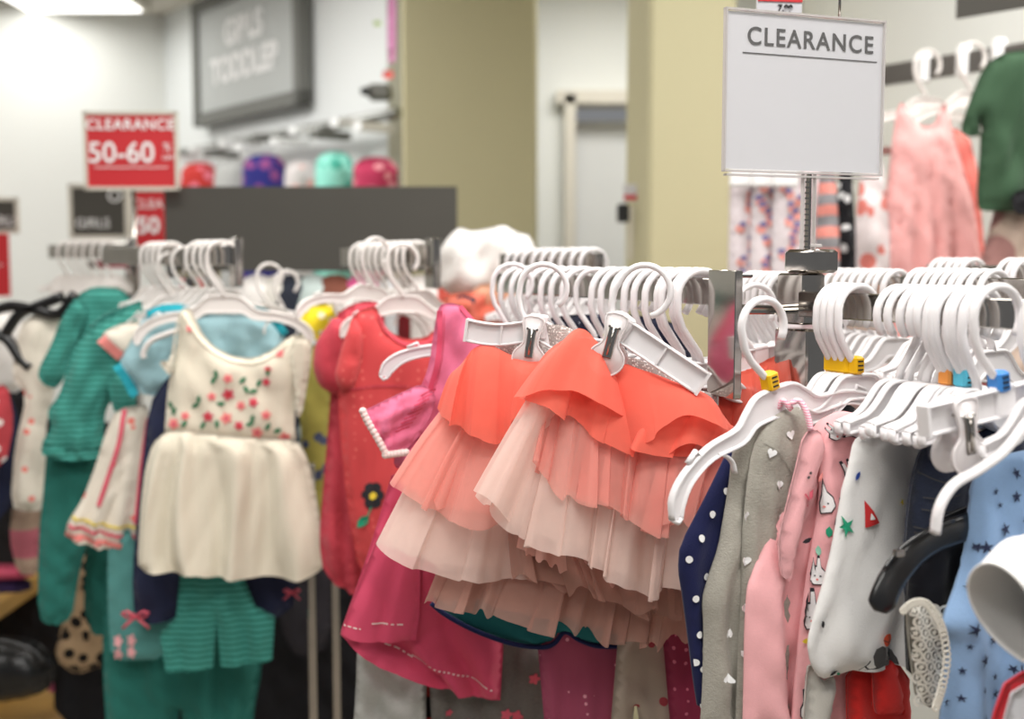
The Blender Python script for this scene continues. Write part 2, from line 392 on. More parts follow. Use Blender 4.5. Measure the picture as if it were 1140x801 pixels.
# ------------------------------------------------------------------ hangers
def arc(cx, cz, r, a0, a1, n): return [(cx+r*math.cos(R(a0+(a1-a0)*i/n)), 0, cz+r*math.sin(R(a0+(a1-a0)*i/n))) for i in range(n+1)]
def hook_path(flip=1):
    # inner top of the loop rests at the origin: wire centre line is .004 above it
    p = arc(0, -.0205, .0245, -42, 186, 16)+[(-.0245, 0, -.034), (-.020, 0, -.047), (-.011, 0, -.060), (-.003, 0, -.071), (0, 0, -.082)]
    return [(x*flip, y, z) for x, y, z in p]
def tab(mb, mat, z=-.070, sx=1):
    mb.box((-.003*sx, 0, z), (.013, .014, .017), mat, bev=.002)
    for k in range(3): mb.box((-.003*sx, -.0074, z+.004-.004*k), (.006, .0008, .0014), M['ink'])
def shirt_hanger(label, px, py, Y, yaw=28, roll=0, mat='hanger', tabc=None, span=.135, drop=.040, group=None, sc_=1.0, flip=1, name='plastic_hanger', short=False):
    t = thing(name, label, 'hanger', (0, 0, 0), group); mt = M[mat]
    a = MB(); a.tube(hook_path(flip), .0032, mt, n=8, rx=.0045, side=(0, 1, 0)); a.build('hook', t)
    b = MB()
    for sx in (-1, 1):
        # arm: a thin web between two raised rims, the tip curling down
        topl = [(0, -.078), (.022*sx, -.080), (.036*sx, -.090), (.050*sx, -.101), (span*.62*sx, -.106), (span*.85*sx, -.1085-drop*.45), (span*.97*sx, -.118-drop*.7), (span*1.0*sx, -.128-drop)]
        botl = [(0, -.104), (.018*sx, -.104), (.030*sx, -.106), (.046*sx, -.115), (span*.6*sx, -.1175), (span*.80*sx, -.1195-drop*.40), (span*.90*sx, -.127-drop*.72), (span*.935*sx, -.130-drop)]
        if short:
            topl = [(0, -.080), (.014*sx, -.080), (.021*sx, -.082), (.027*sx, -.087), (.037*sx, -.099), (.047*sx, -.107), (.058*sx, -.110), (.068*sx, -.113)]
            botl = [(0, -.102), (.010*sx, -.102), (.015*sx, -.104), (.020*sx, -.108), (.029*sx, -.114), (.040*sx, -.118), (.052*sx, -.120), (.066*sx, -.122)]
        T_ = cat_rom([(x, 0, z) for x, z in topl], 4); B_ = cat_rom([(x, 0, z) for x, z in botl], 4)
        b.tube(T_, .0021, mt, n=6, rx=.0048, side=(0, 1, 0)); b.tube(B_, .0019, mt, n=6, rx=.0048, side=(0, 1, 0))
        b.tube([T_[-1], ((T_[-1]+B_[-1])/2+np.array([0, 0, -.004])), B_[-1]], .0021, mt, n=6, rx=.0048, side=(0, 1, 0))
        vs = []; fs = []; n = len(T_)
        for i in range(n):
            for yy in (-.0012, .0012): vs += [T_[i]+np.array([0, yy, 0]), B_[i]+np.array([0, yy, 0])]
        for i in range(n-1):
            fs += [(4*i, 4*i+1, 4*i+5, 4*i+4), (4*i+2, 4*i+6, 4*i+7, 4*i+3)]
        b.add(vs, fs, mt)
        if not short: b.tube([(span*.70*sx, 0, -.1065-drop*.2), (span*.72*sx, 0, -.0995-drop*.2), (span*.80*sx, 0, -.1035-drop*.33)], .0018, mt, n=6, rx=.004, side=(0, 1, 0)); b.tube(cat_rom([(span*.56*sx, 0, -.115), (span*.50*sx, 0, -.119), (span*.45*sx, 0, -.127), (span*.44*sx, 0, -.138)], 3), .0018, mt, n=6, rx=.004, side=(0, 1, 0))   # strap notch and hook
    b.build('shoulder_bar', t)
    if tabc: c = MB(); tab(c, M['t_'+tabc], sx=flip); c.build('size_tab', t)
    t.location = tuple(P(px, py, Y)); t.rotation_euler = (0, R(roll), R(yaw)); t.scale = (sc_,)*3
    return t
def clip(par, x, z, croll=0):
    c = MB(); pts = [(x-.010, z+.016), (x+.010, z+.016), (x+.0075, z-.004), (x+.0085, z-.012), (x+.0155, z-.020), (x+.0165, z-.030), (x+.010, z-.039), (x, z-.042), (x-.010, z-.039), (x-.0165, z-.030), (x-.0155, z-.020), (x-.0085, z-.012), (x-.0075, z-.004)]
    pts = cat_rom([(p[0], 0, p[1]) for p in pts], 3, True); n = len(pts); cen = np.array([x, 0, z-.015])
    for y0, y1 in ((-.008, -.011), (.008, .011)):
        vs = [p+np.array([0, y0, 0]) for p in pts]+[p+np.array([0, y1, 0]) for p in pts]+[cen+np.array([0, y0, 0]), cen+np.array([0, y1, 0])]
        c.add(vs, [(i, (i+1) % n, n+(i+1) % n, n+i) for i in range(n)]+[(2*n, (i+1) % n, i) for i in range(n)]+[(2*n+1, n+i, n+(i+1) % n) for i in range(n)], M['clipp'])
        c.tube([p+np.array([0, y1, 0]) for p in pts], .0011, M['clipp'], n=5, closed=True)
    o = c.build('clip', par, (x, 0, z)); o.location = (x, 0, z); o.rotation_euler = (0, R(croll), 0)
    s = MB(); s.box((x, -.0125, z-.010), (.009, .002, .030), M['chrome'], bev=.0008); s.tube([(x, -.0135, z+.006), (x, -.014, z-.022)], .0012, M['chrome'], n=5)
    s.tube([(x-.005, -.013, z+.005), (x-.005, .013, z+.005)], .0012, M['chrome'], n=6); s.tube([(x+.005, -.013, z+.005), (x+.005, .013, z+.005)], .0012, M['chrome'], n=6)
    s.box((x, .0125, z-.010), (.009, .002, .030), M['chrome'], bev=.0008)
    s.build('spring', o, (x, 0, z))
def clip_hanger(label, px, py, Y, yaw=-20, roll=0, tabc=None, span=.13, clips=(-.085, .085), sc_=1.0, flip=1, zbar=-.088, name='clip_hanger', group=None, hx=0.0, bend=0, sag=0.0, arms=0, croll=0, hs=1.0):
    t = thing(name, label, 'hanger', (0, 0, 0), group); mt = M['hanger']
    a = MB(); a.tube(hook_path(flip), .0032, mt, n=8, rx=.0045, side=(0, 1, 0)); ho = a.build('hook', t); ho.scale = (hs,)*3; ho.location = (0, 0, -.082*(1-hs))
    b = MB(); sg = (-1, 1) if arms == 0 else (arms,)
    for sx in sg:
        x1 = span*sx+hx; dz = -math.tan(R(bend))*span
        T_ = [np.array([x1*k/8, 0, zbar+.010+dz*(k/8)+sag*math.sin(math.pi*k/8)]) for k in range(9)]; B_ = [q-np.array([0, 0, .0215]) for q in T_]
        for L in (T_, B_): b.tube(L, .0016, mt, n=6, rx=.0062, side=(0, 1, 0))
        vs = []; fs = []
        for i in range(9):
            for yy in (-.0012, .0012): vs += [T_[i]+np.array([0, yy, 0]), B_[i]+np.array([0, yy, 0])]
        for i in range(8): fs += [(4*i, 4*i+1, 4*i+5, 4*i+4), (4*i+2, 4*i+6, 4*i+7, 4*i+3)]
        b.add(vs, fs, mt); b.box((x1, 0, zbar+dz-.0007), (.003, .0124, .024), mt)
        m4 = T_[4]; b.box((m4[0], 0, m4[2]-.0107), (.002, .010, .02), mt)
    b.box((0, 0, zbar+.001), (.020, .0105, .026), mt, bev=.002)
    b.build('crossbar', t)
    for x in clips: clip(t, hx+x, zbar-.006-math.tan(R(bend))*abs(x), croll)
    if tabc: c = MB(); tab(c, M['t_'+tabc], sx=flip); c.build('size_tab', t)
    t.location = tuple(P(px, py, Y)); t.rotation_euler = (0, R(roll), R(yaw)); t.scale = (sc_,)*3
    return t
def text(body, par, loc, size, mat, yaw=0, ext=.0004, align='CENTER', name='lettering', scx=1.0, space=1.0, bold=0.0):
    c = bpy.data.curves.new(name, 'FONT'); c.body = body; c.size = size; c.extrude = ext; c.align_x = align; c.align_y = 'CENTER'; c.space_character = space; c.offset = bold
    o = bpy.data.objects.new(name+'_curve', c); COL.objects.link(o); dg = bpy.context.evaluated_depsgraph_get(); dg.update()
    me = bpy.data.meshes.new_from_object(o.evaluated_get(dg)); bpy.data.objects.remove(o); bpy.data.curves.remove(c)
    me.materials.clear(); me.materials.append(mat)
    o = bpy.data.objects.new(name, me); COL.objects.link(o); o.parent = par; o.location = loc; o.rotation_euler = (math.pi/2, 0, yaw); o.scale = (scx, 1, 1); return o
exec_parts = True
#==PARTS==
# ================================================================== the shop
def quadbox(mb, p0, p1, z0, z1, th, mat, nrm=None):
    """upright slab from p0 to p1 (xy), thickness th away from the camera"""
    p0 = np.array(p0[:2]); p1 = np.array(p1[:2]); d = p1-p0; L = np.linalg.norm(d); d /= L; n = np.array([-d[1], d[0]])
    if n@(p0) < 0: n = -n
    c = (p0+p1)/2+n*th/2; mb.box((c[0], c[1], (z0+z1)/2), (L, th, z1-z0), mat, yaw=math.atan2(d[1], d[0]))
def struct(name, mb, smooth=False): return tag(mb.build(name, smooth=smooth), kind='structure')
CEIL = 2.80
b = MB(); b.box((0, 3, -.05), (12, 12, .1), M['floor']); struct('floor', b)
b = MB(); b.box((0, 3, CEIL+.05), (12, 12, .1), M['ceil']); struct('ceiling', b)
ca = np.array([-1.93, 6.6]); dB = np.array([.61, -.79]); dA = np.array([-.82, -.57])
b = MB(); quadbox(b, ca, ca+dA*4.2, 0, CEIL, .1, M['wallw']); struct('wall_left', b)
b = MB(); quadbox(b, ca, ca+dB*2.35, 0, CEIL, .1, M['wallw2']); struct('wall_back', b)
# white wall with the stockroom door
Yd = 5.6
def dx(px, Y=Yd): return (px-CX)/F*Y
b = MB()
xl, xr = dx(430), dx(1300)
b.box(((xl+dx(628))/2, Yd+.05, CEIL/2), (dx(628)-xl, .1, CEIL), M['wallw'])
b.box(((dx(628)+xr)/2, Yd+.05, (2.22+CEIL)/2), (xr-dx(628), .1, CEIL-2.22), M['wallw'])
b.box(((dx(720)+xr)/2, Yd+.05, 1.11), (xr-dx(720), .1, 2.22), M['wallw']); struct('wall_right', b)
b = MB(); b.box((dx(633), Yd+.02, 1.11), (.05, .20, 2.22), M['trimw']); b.box((dx(690), Yd+.02, 2.21), (.62, .20, .06), M['trimw']); struct('trim_1', b)
b = MB(); b.box((dx(700), Yd+.14, 1.06), (.60, .04, 2.12), M['doorw']); dd = struct('door_1', b)
b = MB(); b.box((dx(640), Yd+.115, 1.06), (.012, .02, 2.12), M['trimw']); b.build('door_edge', dd)
# square columns
def column(n, pxl, pxr, Y, depth, yaw=0):
    x0, x1 = (pxl-CX)/F*Y, (pxr-CX)/F*Y; b = MB(); c = ((x0+x1)/2, Y+depth/2, CEIL/2)
    b.box(c, (x1-x0, depth, CEIL), M['khaki'], bev=.012, yaw=yaw); return struct(n, b)
tag(column('wall_column', 449, 598, 4.3, .5), kind='structure')
tag(column('wall_column', 720, 815, 3.2, .62), kind='structure')
# wall behind the dresses on the right
w0 = np.array([1.32, 3.05]); w1 = w0+np.array([-.57, .82])*.75; w2 = w0+np.array([.57, -.82])*1.7
b = MB(); quadbox(b, w1, w2, 0, CEIL, .1, M['wallw']); struct('wall_side', b)
# ceiling lights: one modelled fixture, the other area lights have none
def ceil_light(x, y, i):
    t = thing('ceiling_light', 'recessed square ceiling light over the %s' % i, 'ceiling light', (x, y, CEIL-.03))
    b = MB(); b.box((0, 0, .005), (.66, .66, .05), M['trimw'], bev=.006); b.build('frame', t)
    b = MB(); b.box((0, 0, -.024), (.58, .58, .012), M['lamp'], bev=.003); b.build('diffuser', t)
q = P(98, -22, 5.3)
ceil_light(-2.22, 5.93, 'white corner behind the red sign')
def area(x, y, z, sx, sy, e, col=(1, .975, .94), rx=0, rz=0):
    l = bpy.data.lights.new('shop_and_fill_light', 'AREA'); l.shape = 'RECTANGLE'; l.size = sx; l.size_y = sy; l.energy = e; l.color = col
    o = bpy.data.objects.new('shop_and_fill_light', l); COL.objects.link(o); o.location = (x, y, z); o.rotation_euler = (R(rx), 0, R(rz)); return o
area(-2.2, 5.9, CEIL-.08, .5, .5, 5)
for x, y, e in ((-1.5, 4.0, 26), (-2.5, 4.7, 15), (1.5, 2.1, 20), (-.6, 1.35, 21), (.15, .2, 22), (1.5, .7, 17), (.35, 2.2, 13), (-.9, -.6, 16), (.9, -1.0, 18), (.4, 4.6, 26), (-2.4, 2.7, 10)):  # includes lamps added to brighten the back wall and the columns
    area(x, y, CEIL-.04, 1.1, .5, e*1.55)
w = bpy.data.worlds.new('shop_air'); sc.world = w; w.use_nodes = True
w.node_tree.nodes['Background'].inputs[0].default_value = (.95, .97, 1, 1); w.node_tree.nodes['Background'].inputs[1].default_value = .28
# ---- big grey board on the back wall
def wallpt(px, base, d):
    a = (px-CX)/F; # x = a*y on the line base + t d
    t = (a*base[1]-base[0])/(d[0]-a*d[1]); return base+d*t
nB = np.array([-.79, -.61])
p0, p1 = wallpt(228, ca+nB*.04, dB), wallpt(346, ca+nB*.04, dB)
z_top, z_bot = P(300, -18, np.linalg.norm(p0)*.0+ (p0[1]+p1[1])/2)[2], P(300, 130, (p0[1]+p1[1])/2)[2]
mid = (p0+p1)/2; yb = math.atan2(dB[1], dB[0]); Lb = np.linalg.norm(p1-p0)
t = thing('wall_sign', 'large grey framed department board with white lettering high on the back wall', 'sign', (mid[0], mid[1], (z_top+z_bot)/2)); t.rotation_euler = (0, 0, yb)
H_ = z_top-z_bot
b = MB(); b.box((0, 0, 0), (Lb-.08, .05, H_-.08), M['signgrey']); b.build('board', t)
b = MB()
for s_ in (-1, 1): b.box((s_*(Lb/2-.03), -.01, 0), (.06, .06, H_), M['signframe']); b.box((0, -.01, s_*(H_/2-.03)), (Lb, .06, .06), M['signframe'])
b.build('frame', t)
text('GIRLS', t, (.0, -.028, .10), .165, M['white'], bold=.006); text('TODDLER', t, (.0, -.028, -.07), .165, M['white'], bold=.006)
# ---- red clearance sign on a stand over the left rack
def flat_sign(name, label, pxs, Y, mat, yaw=0, rim=None, cat='sign', th=.004):
    x0, y0, x1, y1 = pxs; a, c = P(x0, y0, Y), P(x1, y1, Y); m_ = (a+c)/2
    t = thing(name, label, cat, m_); t.rotation_euler = (0, 0, R(yaw)); w_, h_ = c[0]-a[0], a[2]-c[2]
    b = MB(); b.box((0, 0, 0), (w_, th, h_), mat); b.build('panel', t)
    if rim:
        b = MB()
        for s_ in (-1, 1): b.box((s_*w_/2, -.001, 0), (rim, th*2, h_+rim), M['trimw']); b.box((0, -.001, s_*h_/2), (w_, th*2, rim), M['trimw'])
        b.build('frame', t)
    return t, w_, h_
t, w_, h_ = flat_sign('sale_sign', 'red clearance fifty to sixty percent sign in a pale frame above the left rack', (94, 126, 198, 210), 2.7, M['red'], rim=.008)
text('CLEARANCE', t, (0, -.004, h_*.34), .0335, M['white'], space=1.1, bold=.0006); text('50-60', t, (-.022, -.004, -.006), .066, M['white'], bold=.0007)
text('%', t, (.083, -.004, .008), .026, M['white']); text('OFF', t, (.085, -.004, -.016), .015, M['white'])
b = MB(); b.box((0, -.003, -h_*.22), (w_*.8, .001, .002), M['white']); b.build('rule', t)
b = MB(); b.tube([(.0, .006, -h_/2), (.0, .006, -h_/2-.36)], .006, M['chrome']); b.build('stem', t)
t, w_, h_ = flat_sign('sale_sign', 'half hidden red sign just below the clearance fifty to sixty sign', (145, 212, 186, 275), 3.1, M['red'], rim=.006)
text('CLEA', t, (0, -.004, h_*.25), .034, M['white']); text('50', t, (.0, -.004, -.02), .06, M['white'], bold=.0015)
t, w_, h_ = flat_sign('department_sign', 'dark grey department board with small white letters behind the red signs', (78, 207, 142, 264), 3.9, M['panel'], rim=.012)
text('GIRLS', t, (-.02, -.004, -.04), .045, M['white']); text('O', t, (.055, -.004, .05), .06, M['white'])
t, w_, h_ = flat_sign('department_sign', 'dark grey board at the edge of the view beside the red post', (-28, 222, 20, 258), 3.9, M['panel'], rim=.012)
text('GIRLS', t, (0.02, -.004, -.02), .045, M['white'])
t, w_, h_ = flat_sign('sale_sign', 'tall red sign below the small grey board at the edge of the view', (-30, 260, 12, 330), 3.8, M['red'])
b = MB(); b.box((0, -.003, 0), (w_*.6, .001, .004), M['white']); b.build('rule', t)
# ---- grey header panel of the far rack
t, w_, h_ = flat_sign('rack_header', 'wide dark grey header panel standing behind the left racks', (184, 208, 509, 302), 2.75, M['panel'], th=.02, cat='display panel')
b = MB()
for s_ in (-1, 1): b.box((s_*w_*.42, .0, -h_/2-.55), (.025, .03, 1.1), M['chrome'], bev=.003)
b.build('post', t)
# ---- dark sign at the top right
t, w_, h_ = flat_sign('wall_sign', 'dark board peeking in above the green shirt on the side wall', (1060, -40, 1240, 7), 2.3, M['panel'], yaw=-50)
# ---- labels and handle next to the door
t = thing('price_scanner', 'small black box under red and white labels on the column by the door', 'wall device', P(704, 230, 3.5))
b = MB(); b.box((-.028, 0, -.02), (.035, .04, .055), M['blackp'], bev=.004); b.build('reader', t)
b = MB(); b.box((-.006, -.01, .04), (.045, .004, .05), M['card']); b.box((-.006, -.013, .026), (.04, .004, .014), M['red']); b.build('notice', t)
b = MB(); b.box((-.004, 0, -.08), (.012, .02, .16), M['trimw']); b.build('cable_cover', t)
# ================================================================== front rack
def line_pt(pa, pb, px):
    """point of the level line pa-pb (world xy) seen at column px"""
    a = (px-CX)/F; d = pb-pa; t = (a*pa[1]-pa[0])/(d[0]-a*d[1]); return pa+d*t
class Rail:
    def __init__(s, pxa, Ya, pxb, Yb, ztop):
        s.a = np.array([(pxa-CX)/F*Ya, Ya]); s.b = np.array([(pxb-CX)/F*Yb, Yb]); s.z = ztop
    def at(s, px): q = line_pt(s.a, s.b, px); return (q[0], q[1], s.z)
    def beam(s, mb, px0, px1, h=.026, th=.012, mat=None):
        p, q = np.array(s.at(px0)), np.array(s.at(px1)); d = q-p; L = np.linalg.norm(d)
        mb.box(((p+q)/2+np.array([0, 0, -h/2])), (L, th, h), mat or M['chrome'], yaw=math.atan2(d[1], d[0]), bev=.0012)
RAILR = Rail(945, 1.10, 1140, .93, 1.4195)       # near arm, right
RAILM = Rail(560, 1.62, 795, 1.16, 1.4325)       # left arm
RAILB = Rail(822, 1.46, 884, 1.30, 1.428)        # short arm behind
RAILC = Rail(935, 1.62, 1012, 1.42, 1.430)       # far arm behind right
RAILD = Rail(1040, 1.75, 1140, 1.5, 1.444)
RAILE = Rail(568, 2.15, 664, 1.93, 1.462)
rack = thing('garment_rack', 'polished chrome clearance rack with several arms, standing in front', 'clothes rack', P(893, 500, 1.2))
def rk(name, mb): return mb.build(name, rack, O(rack), smooth='auto')
b = MB(); pc = P(892, 300, 1.2); b.box((pc[0], pc[1], .69), (.026, .05, 1.38), M['chrome'], yaw=R(28), bev=.002); b.box((pc[0], pc[1], pc[2]-.03), (.030, .040, .052), M['chrome'], yaw=R(28), bev=.002); rk('post', b)
b = MB(); c0 = P(903, 291, 1.19); b.box(c0, (.034, .044, .024), M['chrome'], yaw=R(38), bev=.003); rk('post_cap', b)
b = MB(); RAILR.beam(b, 893, 1330, h=.025); rk('rail', b)
b = MB(); RAILM.beam(b, 556, 806, h=.027); rk('rail', b)
b = MB(); RAILB.beam(b, 822, 890, h=.027); rk('rail', b)
b = MB(); RAILC.beam(b, 900, 1012, h=.027); rk('rail', b)
b = MB(); pq = P(811, 370, 1.145); b.box((.2045, 1.122, pq[2]+.0), (.056, .008, .122), M['chrome'], yaw=R(-73), bev=.0008)
b.box((pq[0]+.008, pq[1]+.014, P(811, 305, 1.145)[2]-.002), (.030, .03, .004), M['chrome'], yaw=R(0), bev=.001); rk('end_plate', b)
b = MB(); pa, pb = P(812, 347, 1.16), P(886, 347, 1.21); b.tube([pa, pb], .003, M['chrome'], n=6); pa, pb = P(812, 341, 1.16), P(884, 343, 1.22); b.tube([pa, pb], .0022, M['chrome'], n=6); rk('brace', b)
# clear holder with the clearance card
ya = math.atan2(1.25-1.18, .398-.216)
pl, pr = P(807, 8, 1.18), P(984, 22, 1.25); plb = P(806, 191, 1.18)
zc = (pl[2]+plb[2])/2; hh = pl[2]-plb[2]; ww = math.hypot(pr[0]-pl[0], pr[1]-pl[1])
t = thing('sign_holder', 'clear upright holder with a plain white clearance card on the front rack', 'sign', ((pl[0]+pr[0])/2, (pl[1]+pr[1])/2, zc)); t.rotation_euler = (0, 0, ya)
b = MB(); b.box((0, 0, 0), (ww-.004, .0012, hh-.006), M['card']); cdo = b.build('card', t)
text('CLEARANCE', cdo, (.006, -.0012, hh*.335), .0250, M['ink'], space=1.16, bold=.00025, scx=.98)
b = MB(); b.box((.006, -.0012, hh*.235), (ww*.845, .0006, .0009), M['ink']); b.build('rule', cdo)
b = MB()
for s_ in (-1, 1): b.box((s_*(ww/2-.0008), -.001, 0), (.0016, .006, hh), M['rim']); b.box((0, -.001, s_*(hh/2-.001)), (ww, .006, .002), M['rim'])
b.box((-.001, -.001, -hh/2-.003), (ww*.96, .007, .002), M['rim']); b.build('holder_edge', t)
b = MB(); b.box((0, -.0032, 0), (ww, .0008, hh), M['acrylic']); b.build('front_sheet', t)
b = MB(); sx = P(905, 240, 1.2)[0]-t.location.x; zt = -hh/2; zb = P(905, 278, 1.2)[2]-zc
b.box((sx+.0, 0, (zt+zb)/2), (.003, .006, zt-zb), M['chrome']); b.box((sx-.007, 0, (zt+zb)/2), (.0012, .006, zt-zb), M['rim']); b.box((sx+.007, 0, (zt+zb)/2), (.0012, .006, zt-zb), M['rim'])
n_ = 14
for i in range(n_): b.box((sx-.0035, -.002, zt+(zb-zt)*(i+.5)/n_), (.006, .004, .0018), M['chrome'])
b.box((sx+.012, 0, zt-.003), (.026, .005, .003), M['rim'], bev=.001); b.box((sx+.008, 0, zb+.004), (.018, .006, .004), M['rim'], bev=.001); b.build('stem', t)
b = MB(); b.tube([(sx+.036, .004, hh/2), (sx+.036, .004, hh/2+.04)], .0016, M['chrome'], n=6); b.build('hanging_wire', t)
t, w_, h_ = flat_sign('price_card', 'small price card with a red top standing behind the clearance card', (842, -12, 893, 14), 1.32, M['card'], yaw=8)
b = MB(); b.box((0, -.003, .0055), (w_, .001, .014), M['red']); b.build('red_band', t)
text('7.99', t, (.006, -.003, -.0085), .010, M['ink'], bold=.0003)
# ------------------------------------------------------------------ hangers on the rails
def on_rail(fn, rail, px, *a, lift=.0, dy=0, **kw):
    t = fn(*a, px, 300, 1.0, **kw); x, y, z = rail.at(px); t.location = (x, y+dy, z+.0028+lift); return t
rng = random.Random(4)
# right arm, group nearest the post: four hangers with yellow tabs
lab = 'white plastic hanger with a yellow size tab, one of four bunched beside the rack post'
h0 = on_rail(lambda l, *a, **k: shirt_hanger(l, *a, **k), RAILR, 931, lab, yaw=28, tabc='yellow', span=.07, drop=.016, short=True, group='hangers bunched beside the rack post')
for px, ro in ((939, 0), (947, 1), (955, -1)):
    c = copy_tree(h0); x, y, z = RAILR.at(px); c.location = (x, y, z+.0028); c.rotation_euler = (0, R(ro), R(28))
# right arm, long bunch
lab = 'white plastic hanger crowded in the long bunch on the near chrome rail'
h1 = h1b = None
for i, px in enumerate((1000, 1012, 1024, 1035, 1046, 1056, 1066, 1080, 1094)):
    fl = -1 if i < 5 else 1
    if fl < 0 and h1 is None: c = h1 = on_rail(lambda l, *a, **k: shirt_hanger(l, *a, **k), RAILR, px, lab, yaw=28, span=.07, drop=.016, short=True, flip=-1, group='hangers in the long bunch on the near rail')
    elif fl > 0 and h1b is None: c = h1b = on_rail(lambda l, *a, **k: shirt_hanger(l, *a, **k), RAILR, px, lab, yaw=28, span=.07, drop=.016, short=True, group='hangers in the long bunch on the near rail')
    else: c = copy_tree(h1 if fl < 0 else h1b)
    x, y, z = RAILR.at(px); c.location = (x, y, z+.0028); c.rotation_euler = (0, R(rng.uniform(-3, 3)), R(28+rng.uniform(-6, 6)))
for px, tb, lb in ((1061, 'orange', 'white hanger with an orange size tab in front of the long bunch'), (1078, 'cyan', 'white hanger with a light blue size tab in front of the long bunch'), (1163, 'navytab', 'white hanger with a dark blue size tab at the edge of the view')):
    on_rail(lambda l, *a, **k: shirt_hanger(l, *a, **k), RAILR, px, lb, yaw=28, tabc=tb, span=.07, drop=.016, short=True)
# single hanger in front of the post
shirt_hanger('single white hanger with a yellow tab pointing its arm over the coral skirt', 845, 339, 1.03, yaw=30, roll=-14, tabc='yellow', span=.135, drop=.026, name='plastic_hanger')
# left arm
lab = 'white hook of a hanger lined up on the rail left of the mirror post'
h2 = None
for i, px in enumerate((580, 590, 600, 612, 624, 637, 650, 682, 694, 707, 719, 731, 744, 757, 765, 773, 780)):
    if h2 is None: c = h2 = on_rail(lambda l, *a, **k: shirt_hanger(l, *a, **k), RAILM, px, lab, yaw=26, span=.07, drop=.016, short=True, group='hangers along the rail left of the mirror post')
    else: c = copy_tree(h2)
    x, y, z = RAILM.at(px); c.location = (x, y, z+.0028); c.scale = (1.12,)*3; c.rotation_euler = (0, R(rng.uniform(-3, 3)), R(22+rng.uniform(-8, 8)))
c = on_rail(lambda l, *a, **k: shirt_hanger(l, *a, **k), RAILM, 664, 'white hanger turned askew, mid-row on the rail left of the mirror post', yaw=-14, flip=1, span=.07, drop=.016, short=True)
# rows behind
def row(rail, pxs, lab, group, yaw=26, mat='hanger', span=.07, jit=4, sc_=1.0):
    h = None
    for px in pxs:
        if h is None: c = h = on_rail(lambda l, *a, **k: shirt_hanger(l, *a, **k), rail, px, lab, yaw=yaw, mat=mat, span=span, short=True, drop=.016, group=group, sc_=sc_)
        else: c = copy_tree(h)
        x, y, z = rail.at(px); c.location = (x, y, z+.0028); c.rotation_euler = (0, R(rng.uniform(-2, 2)), R(yaw+rng.uniform(-jit, jit)))
row(RAILB, (838, 845, 852, 859, 866, 873), 'white hanger on the short arm just left of the rack post', 'hangers on the short arm left of the rack post')
row(RAILC, (934, 943, 952, 961, 970, 979, 988, 998), 'white hanger on the arm right behind the rack post', 'hangers on the arm behind the rack post')
b = MB(); RAILD.beam(b, 1034, 1240, h=.027); b.box(P(1100, 306, 1.62), (.036, .03, .024), M['chrome'], yaw=R(28), bev=.002)
p = P(1100, 400, 1.63); b.box((p[0], p[1], .70), (.026, .026, 1.40), M['chrome'], yaw=R(28), bev=.002)
tag(b.build('garment_rack', smooth='auto'), 'chrome rack with a square post top behind the long bunch of hangers', 'clothes rack')
row(RAILD, (1046, 1055, 1064, 1073, 1082, 1124, 1133, 1142), 'white hanger on the farther rail behind the long bunch', 'hangers on the farther rail behind the long bunch')
RAILC2 = Rail(1010, 1.40, 1090, 1.25, 1.432)
b = MB(); RAILC2.beam(b, 1006, 1180, h=.024); rk('rail', b)
row(RAILC2, (1024, 1034, 1044, 1054, 1064, 1074, 1084, 1094, 1106), 'white hanger on the middle rail behind the long bunch', 'hangers on the middle rail behind the long bunch')
b = MB(); RAILE.beam(b, 560, 668, h=.032, th=.016); p = P(612, 400, 2.05); b.box((p[0], p[1], .70), (.03, .03, 1.40), M['chrome'], bev=.002)
tag(b.build('garment_rack', smooth='auto'), 'chrome rack rail behind the row of hooks, ending before the white door', 'clothes rack')
row(RAILE, (577, 586, 595, 606, 616, 626, 638, 649, 660), 'white hanger on the rail ending in front of the white door', 'hangers on the rail in front of the white door', sc_=1.0)
# clip hangers that hold the tutus
clip_hanger('white clip hanger with its bar slanting down to the mirror post', 731, 304, 1.10, yaw=-14, roll=33, span=.094, clips=(-.002,), zbar=-.062, arms=1, croll=-18, tabc='lime')
clip_hanger('white clip hanger holding the left coral tutu by its silver waistband', 608, 299, 1.215, yaw=-8, roll=8, span=.074, clips=(-.004,), zbar=-.062, bend=10, sag=-.006, tabc='green')
clip_hanger('white clip hanger turned to the camera, gripping dark jeans', 1108, 325, .90, yaw=24, roll=-8, span=.10, clips=(-.068,), hx=.02, zbar=-.086, tabc='blue')
# dark hanger and white hanger ends at the right
t = thing('black_hanger', 'black curved plastic hanger end sticking out over the white printed shirt', 'hanger', P(1075, 590, .92))
b = MB(); pts = [P(1100, 575, .95), P(1075, 587, .93), P(1045, 598, .92), P(1015, 618, .905), (P(995, 642, .90)), P(984, 665, .895), P(980, 682, .893)]
b.tube(cat_rom(pts, 5), [.0115]*28+[.010, .008, .005], M['blackp'], n=10, rx=.0035, side=(0, 1, 0)); b.build('shoulder_bar', t, O(t))
b = MB(); b.tube(cat_rom([P(1062, 580, .915), P(1030, 592, .905), P(1002, 612, .90), P(984, 634, .893)], 5), .0016, M['blackp'], n=6); b.build('rim', t, O(t))
b = MB(); b.box(P(1001, 616, .889), (.010, .004, .006), M['t_navytab'] if 0 else M['chrome'], yaw=R(20), bev=.001); b.build('slider', t, O(t))
t = thing('plastic_hanger', 'thick white hanger shoulder curving over the dark jeans beside the star print', 'hanger', P(1080, 545, .86))
b = MB(); pts = [P(1200, 420, .92), P(1150, 462, .89), P(1120, 500, .87), P(1090, 523, .86), P(1062, 540, .855), P(1046, 565, .85), P(1041, 594, .85)]
b.tube(cat_rom(pts, 5), .0038, M['hanger'], n=8, rx=.006, side=(0, 1, 0)); b.build('shoulder_bar', t, O(t))
